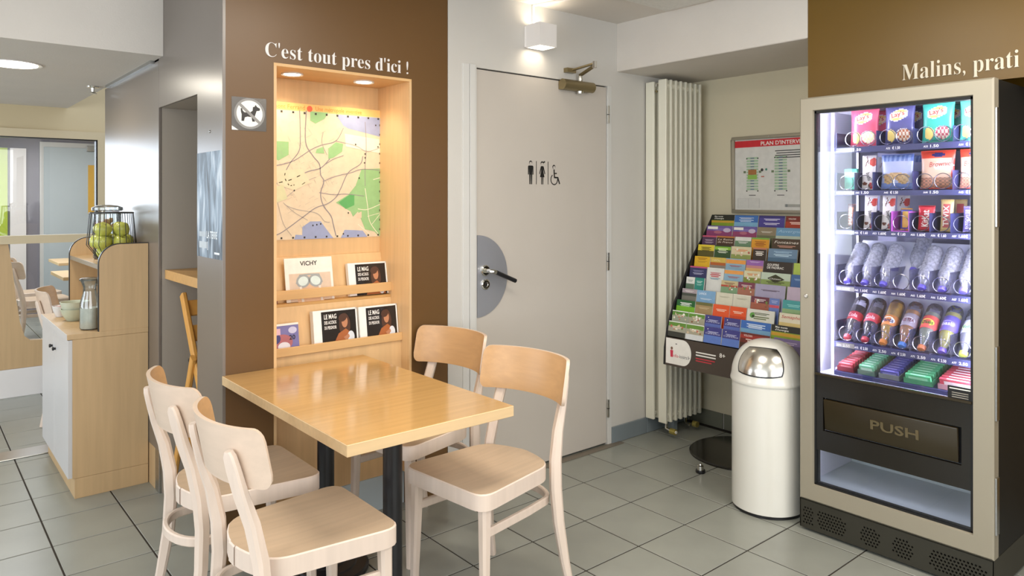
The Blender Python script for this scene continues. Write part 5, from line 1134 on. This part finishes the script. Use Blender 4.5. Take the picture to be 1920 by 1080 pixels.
def crisp(base, dark, food):
    def f(u, v):
        if v < .04 or v > .96: return dark
        if inel(u, v, .0, .72, .58, .12, .15): return '#f0dfb2' if v < .80 and v > .64 else '#e7c866'
        if inel(u, v, .0, .72, .66, .145, .15): return '#d9cfe0'
        if inel(u, v, -.48, .22, .32, .15): return '#ead07a'
        if inel(u, v, .35, .23, .45, .16): return food if (int(u * 9) + int(v * 14)) % 2 else '#e8dccb'
        return base
    return f
Tz = [t[1] + .004 for t in TR]
lw_ = [("Lay's", 0, .69, .018, .050, '#c03a3c', 12, 'bold')]
for dx, tail in [(0, 'front'), (.14, 'behind')]:
    f_ = dx == 0
    bag(3.085 + dx, 1.392 - dx * .0, Tz[0], .118, .160, .040, crisp('#d0506a', '#b23a52', '#dfe0a8'), 'pink red crisp packet on the top tray' if f_ else 'pink red crisp packet standing second in line on the top tray', lw_)
    bag(3.085 + dx, 1.252, Tz[0], .116, .162, .042, crisp('#4d4c7c', '#38376a', '#b9683c'), 'navy crisp packet on the top tray' if f_ else 'navy crisp packet standing second in line on the top tray', lw_)
    bag(3.085 + dx, 1.110, Tz[0], .116, .160, .042, crisp('#3fae98', '#2b8d7a', '#c9566a'), 'turquoise crisp packet, left of two fronts on the top tray' if f_ else 'turquoise crisp packet standing second in line on the top tray', lw_)
bag(3.085, .985, Tz[0], .100, .155, .040, crisp('#58b7a2', '#2b8d7a', '#a9b45c'), 'turquoise crisp packet cut off by the right edge of the top tray', lw_)
def mints(u, v): return '#2f9b80' if v < .5 else ('#8fd8c0' if v > .72 and v < .84 else '#4fb89c')
q = MB(); q.box(-.009, .009, -.026, .026, 0, .088, ink('#48b295', .3)); Fm = Frame((-.009, .026, 0), (0, -1, 0), (0, 0, 1)); q.fr(Fm, 0, .052, .052, .074, ink('#9fe0cb'), .0004); q.fr(Fm, .006, .046, .012, .03, ink('#2f9b80'), .0004)
mo = q.build('mint_box', local=True, bevel=.001); mo.location = (3.085, 1.446, Tz[1]); tag(mo, 'mint green box alone at the left end of the second tray', 'box')
def bueno(u, v):
    if v < .03 or v > .97: return '#cfc9c8'
    if inel(u, v, .7, .8, .5, .12): return '#c5403c'
    if inel(u, v, .55, .10, .6, .10) or inel(u, v, -.5, .17, .4, .05): return '#6d4034' if u < .2 else '#c23a42'
    if inel(u, v, -.3, .74, .3, .03, .9) or inel(u, v, -.1, .86, .4, .02, -.8): return '#6d4a40'
    return '#e4dfe0'
bw = [('bueno', -.1, .36, .016, .034, '#231c1c', -75, 'bold')]
bag(3.085, 1.374, Tz[1], .058, .142, .024, bueno, 'white wafer bar packet with red corner on the second tray', bw, name='wafer_packet', n=(18, 40))
bag(3.225, 1.374, Tz[1], .058, .142, .024, bueno, 'white wafer bar packet standing second in line on the second tray', bw, name='wafer_packet', n=(18, 40))
def cookie(u, v):
    if v < .03 or v > .97: return '#5d6fae'
    if v > .78: return '#5b73b4' if int((u + 1) * 7) % 2 else '#8fa3d2'
    if inel(u, v, 0, .36, .85, .11) or inel(u, v, -.5, .25, .3, .10) or inel(u, v, .45, .25, .34, .10): return '#c9a878' if (int(u * 8) + int(v * 20)) % 3 else '#a8865c'
    if v < .18: return '#7388c4'
    return '#a9b2d6'
bag(3.085, 1.262, Tz[1], .126, .142, .032, cookie, 'blue striped biscuit bag on the second tray', (), name='biscuit_bag')
bag(3.225, 1.262, Tz[1], .126, .142, .032, cookie, 'blue striped biscuit bag standing second in line on the second tray', (), name='biscuit_bag')
def brown_(u, v):
    if v < .03: return '#b5342e'
    if inel(u, v, .08, .88, .40, .055): return '#33306c'
    if v > .80: return '#d4452f'
    if v < .30: return '#8d6a5a' if (int(u * 7 + 20) + int(v * 22)) % 2 else '#c78a6f'
    if inel(u, v, .35, .60, .62, .11): return '#e6d3c4'
    if u > .82 or v < .09: return '#c23d30'
    return '#ddb9a0'
for dx, y_, lab in [(0, 1.112, 'red brownie bag with a navy logo on the second tray, wholly in view'), (0, .988, 'red brownie bag cut off by the right edge of the second tray')]:
    bag(3.085, y_, Tz[1], .124 if y_ > 1.05 else .094, .150, .030, brown_, lab, [('Brownie', .2, .58, .020, .075, '#b4443c', 4, 'italic')], name='brownie_bag')
# bars of the third tray
def bar_pat(c1_, c2_, c3_):
    def f(u, v):
        if v < .05 or v > .95: return c2_
        if abs(u) < .55 and .12 < v < .85: return c1_
        return c3_
    return f
B3 = [(1.448, .034, .105, bar_pat('#c07a5c', '#54292a', '#3a2026'), ('MARS', '#e6d9c8'), 'dark brown chocolate bar at the left end of the third tray'),
      (1.370, .052, .140, bueno, None, 'white wafer bar with red corner on the third tray, left one'), (1.298, .052, .140, bueno, None, 'white wafer bar with red corner on the third tray, right one'),
      (1.228, .044, .088, bar_pat('#d9ac4e', '#c58f30', '#4a4f9c'), ('', '#8a6a2a'), 'yellow and blue bar in the pink edged lane of the third tray'), (1.153, .062, .100, bar_pat('#c1283a', '#9f1f30', '#cf3444'), ('KitKat', '#f1e4e2'), 'red wafer bar on the third tray'),
      (1.080, .046, .124, bar_pat('#b44a4e', '#c0a469', '#cdb37c'), ('TWIX', '#efe2d6'), 'gold caramel bar with red lettering on the third tray'), (1.004, .040, .098, bar_pat('#d9d5ec', '#8279b8', '#6a62a4'), ('SNICKERS', '#5a53a6'), 'violet white peanut bar at the right end of the third tray')]
for i, (y, w_, h_, pt, tx, lab) in enumerate(B3):
    words = bw if tx is None else [(tx[0], .0, .5, w_ * .42, h_ * .62, tx[1], 80, 'bold')]
    if tx: words = [] if not tx[0] else [(tx[0], .25, .5, w_ * .42, h_ * .60, tx[1], 90, 'bold')]
    o_ = bag(3.085, y, Tz[2], w_, h_, .020, pt, lab, (), name='chocolate_bar', cat='bar', group='bars on the third tray', lean=6, n=(14, 34))
    if words:
        F = Frame((-.0125, 0, 0), (0, -1, 0), (0, 0, 1)); mb = MB()
        if tx: mb.ft(F, w_ * .20, h_ * .16, tx[0], w_ * .42, ink(tx[1]), .0, 'bold', 'l', h_ * .64, R(90))
        else: mb.ft(F, 0, h_ * .40, 'bueno', .015, ink('#231c1c'), .0, 'bold', 'c', .036, R(-75))
        mb.build('wrapper_lettering', o_, local=True, smooth=0)
    if i in (1, 2, 5):
        bag(3.225, y, Tz[2], w_, h_, .020, pt, lab.replace(' on the', ' behind the first on the').replace(' with red corner', '').replace(', left one', ', left lane').replace(', right one', ', right lane'), (), name='chocolate_bar', cat='bar', group='bars on the third tray', lean=6, n=(14, 34))
pkm = ink('#c25fc4', .3)
q = MB(); zz = TR[2][1]
q.box(3.037, 3.20, 1.2622, 1.2652, zz, zz + .080, pkm); q.box(3.037, 3.20, 1.1972, 1.2002, zz, zz + .080, pkm); q.box(3.037, 3.20, 1.2002, 1.2622, zz, zz + .0022, pkm)
q.build('lane_liner', trays[2], smooth=0)

# bottles: neck to the front and down
def bottle(y, z1, prof, mats, label, x=3.052, group=None, liquid=None, lab=None, name='drink_bottle'):
    r = thing(name, (x, y, z1 + .010), label, 'bottle', group); r.rotation_euler = (0, R(45), 0)
    cap = [p for p in prof if p[0] == 'cap']
    for nm, pts, m_ in prof:
        q = MB(); q.lathe([(a, b_) for a, b_ in pts], m_, 22); q.build(nm, r, local=True, smooth=40)
    if lab: lab(r)
    return r
def capm(c): return ink(c, .35)
def wprof(capc):
    body = [(.012, .016), (.013, .030), (.022, .048), (.030, .068), (.0305, .095)] + [(.0305 - (.0022 if i % 2 else 0), .10 + .009 * i) for i in range(11)] + [(.030, .203), (.024, .213), (.0001, .208)]
    return [('cap', [(.0001, 0), (.0135, .001), (.0145, .004), (.0145, .016), (.012, .017)], capm(capc)), ('bottle_body', body, M['water'])]
wl_lab = lambda r: MB().lathe([(.0312, .070), (.0312, .098)], glass('water_label', '#d8dcf6', .3, .1, .55, '#e8eaf8'), 22).build('label_band', r, local=True) if False else None
for i, y in enumerate(LANE[:7]):
    if i == 3: continue
    nm_ = ['first', 'second', 'third', '', 'fourth', 'fifth', 'sixth'][i]
    bottle(y, TR[3][1], wprof('#7268cf'), None, nm_ + ' water bottle from the left on the bottle tray', group='water bottles lying neck down', name='water_bottle')
bottle(LANE[3], TR[3][1] + .055, wprof('#7268cf'), None, 'water bottle set far back in the otherwise empty lane', x=3.16, group='water bottles lying neck down', name='water_bottle')
lt = lambda c: glass('drink_' + c.strip('#'), c, .6, .05, .55, c)
def soda(capc, liq, labc, s0=.075, s1=.125, neck=.012, tall=.218, r_=.030, level=None):
    p_ = [('cap', [(.0001, 0), (.014, .001), (.015, .004), (.015, .017), (.012, .018)], capm(capc)),
          ('bottle_body', [(neck, .017), (.0135, .030), (.021, .050), (r_, .078), (r_ * .96, s1), (r_, s1 + .02), (r_, tall - .018), (r_ * .8, tall - .003), (.0001, tall - .008)], M['pet']),
          ('drink', [(neck - .002, .019), (.0115, .030), (.019, .050), (r_ - .002, .078), (r_ * .96 - .002, s1), (r_ - .002, s1 + .02), (r_ - .002, level or tall - .045), (.0001, (level or tall - .045) + .001)], ink(liq, .2)),
          ('label_band', [(r_ + .0006, s0), (r_ + .0008, s0 + .002), (r_ * .97 + .0008, s1), (r_ * .97, s1 + .001)], ink(labc, .3))]
    return p_
def band_text(tx, col_, s, h_, w_, rr=.0312, bg=None):
    def f(r):
        mb = MB(); v, fs = text_geo(tx, 'bold'); x0 = min(a[0] for a in v); x1 = max(a[0] for a in v)
        def W(a, b_, l):                       # a across the label, b along it; wraps round the front of the bottle
            t = a / rr; return Vector((-(rr + l) * math.cos(t), -(rr + l) * math.sin(t), 0)) + Vector((0, 0, s + b_))
        if bg:
            pts = [(w_ * .62 * math.cos(R(k)), h_ * .95 * math.sin(R(k)) + h_ * .45) for k in range(0, 360, 20)]; mb.add([W(a, b_, .0008) for a, b_ in pts], [tuple(range(len(pts)))], ink(bg))
        mb.add([W(-((a[0] - x0) / (x1 - x0) - .5) * -w_, a[1] * h_ / .7, .0014) for a in v], fs, ink(col_)); mb.build('label_print', r, local=True, smooth=0)
    return f
S5 = [('#c0454e', '#2a1c1c', '#d04a58', dict(s0=.088, s1=.128, level=.165), ('Cola', '#f2dde0', .098, .018, .040, None), 'cola bottle with red cap at the left end of the lower bottle tray'),
      ('#c84e56', '#2a1c1c', '#d35563', dict(s0=.088, s1=.128, level=.165), ('Cola', '#f2dde0', .098, .018, .040, None), 'cola bottle with red cap, second from the left on the lower bottle tray'),
      ('#dc8a3a', '#e8ba24', '#e2965a', dict(s0=.080, s1=.130, level=.200), ('Fanta', '#2c3a78', .094, .018, .044, '#e7ebee'), 'yellow orange soda bottle with orange cap'),
      ('#4f83c4', '#cd8c3a', '#aaa2b0', dict(s0=.090, s1=.150, level=.165), ('ICE TEA', '#7a2f40', .108, .015, .046, '#c9cbd8'), 'amber iced tea bottle with blue cap'),
      ('#e08a5c', '#b2ba9e', '#ea6a64', dict(s0=.090, s1=.150, level=.16), ('Oasis', '#3a6a3a', .108, .017, .042, '#e8d45c'), 'greyish fruit drink bottle with a coral label and orange cap'),
      ('#6f5cb4', '#cfca50', '#7468b8', dict(s0=.090, s1=.160, level=.16), ('oasis', '#eceaf4', .112, .017, .044, '#8d86c4'), 'yellow green drink bottle with a violet label'),
      ('#c9d45c', '#c6cbd6', '#d6dce6', dict(s0=.090, s1=.150, level=.17), ('Volvic', '#3a8a5c', .108, .015, .044, '#c8dca0'), 'clear drink bottle with a lime cap at the right end')]
for i, (cc, lq, lb, kw, tx, label) in enumerate(S5):
    bottle(LANE[i], TR[4][1], soda(cc, lq, lb, **kw), None, label, group='soft drink bottles lying neck down', lab=band_text(tx[0], tx[1], tx[2], tx[3], tx[4], bg=tx[5]))

# low display of sweets under the bottles
sh_ = MB(); sh_.prism([(3.026, .655), (3.026, .672), (3.40, .745), (3.40, .655)], 'xz', .945, 1.492, M['tray']); sh_.build('sweets_shelf', vm, smooth=0)
sl = math.atan((.745 - .672) / (3.40 - 3.026)); RS = Matrix.Rotation(-sl, 3, 'Y')
def onslope(dx): return .672 + dx * math.tan(sl)
def carton(y0, y1, L, col_, label, wall=.020):
    q = MB(); w_ = y0 - y1; m_ = ink(col_)
    q.box(0, L, -w_, 0, 0, .002, m_); q.box(0, .002, -w_, 0, .002, wall, m_); q.box(0, L, -.002, 0, .002, wall, m_); q.box(0, L, -w_, -w_ + .002, .002, wall, m_)
    o_ = q.build('display_carton', local=True, smooth=0); o_.location = (3.034, y0, onslope(.008) + .0015); o_.rotation_euler = (0, -sl, 0)
    return tag(o_, label, 'carton', 'cartons of sweets at the bottom')
def packs(y0, y1, n_, c_, c2, label, group, dz=.0, h_=.030):
    w_ = y0 - y1 - .008; p0 = None
    for i in range(n_):
        if p0 is None:
            q = MB(); q.box(0, .012, -w_, 0, 0, h_, ink(c_, .3)); Ft = Frame((0, 0, h_), (0, -1, 0), (1, 0, 0)); q.fr(Ft, w_ * .2, w_ * .8, .003, .009, ink(c2), .0003); Fp = Frame((0, 0, 0), (0, -1, 0), (0, 0, 1)); q.fr(Fp, w_ * .12, w_ * .88, h_ * .3, h_ * .78, ink(c2), .0003)
            o_ = p0 = q.build('sweet_packet', local=True, bevel=.0008)
        else: o_ = p0.copy(); COL.objects.link(o_)
        dx = .006 + .0235 * i; o_.location = (3.038 + dx, y0 - .004, onslope(.012 + dx) + .0042 + dz); o_.rotation_euler = (0, -sl + R(-14), 0)
        tag(o_, label + ', ' + ['first', 'second', 'third', 'fourth', 'fifth', 'sixth', 'seventh', 'eighth', 'ninth', 'tenth'][i] + ' from the front', 'sweets', group)
carton(1.482, 1.412, .28, '#7d2f3a', 'red carton at the left end of the sweets shelf'); packs(1.480, 1.414, 9, '#c9505c', '#e39aa2', 'red packet in the leftmost carton of sweets', 'red packets of sweets')
carton(1.396, 1.326, .28, '#5f7a6c', 'grey green carton second from the left on the sweets shelf'); packs(1.394, 1.328, 10, '#74c39a', '#c9ead9', 'mint green packet in the second carton from left', 'mint green packets', h_=.036)
carton(1.312, 1.232, .28, '#7c8084', 'grey carton in the middle of the sweets shelf'); packs(1.310, 1.234, 10, '#5a58a8', '#8f8fcf', 'violet packet in the middle carton of sweets', 'violet packets')
carton(1.216, 1.112, .28, '#4a9068', 'green carton second from the right on the sweets shelf'); packs(1.214, 1.114, 10, '#62c08a', '#a9e0c0', 'leaf green packet in the second carton from the right', 'leaf green packets', h_=.034)
carton(1.092, .955, .28, '#b98a94', 'pink carton at the right end of the sweets shelf'); packs(1.090, .957, 10, '#c9505f', '#f0e6e8', 'red and white packet in the rightmost carton', 'red and white packets', h_=.040)
q = MB(); q.obox((2.9365, .985, .690), (.002, .078, .056), Matrix.Rotation(0, 3, 'Y'), Kb); F = facing_x(2.9355, 1.022, .664)
q.fr(F, .004, .074, .044, .048, M['paper'], .0004)
for j in range(3): q.fr(F, .012, .066, .030 - j * .008, .033 - j * .008, ink('#9a9488'), .0004)
q.build('notice_plate', vm, smooth=0)
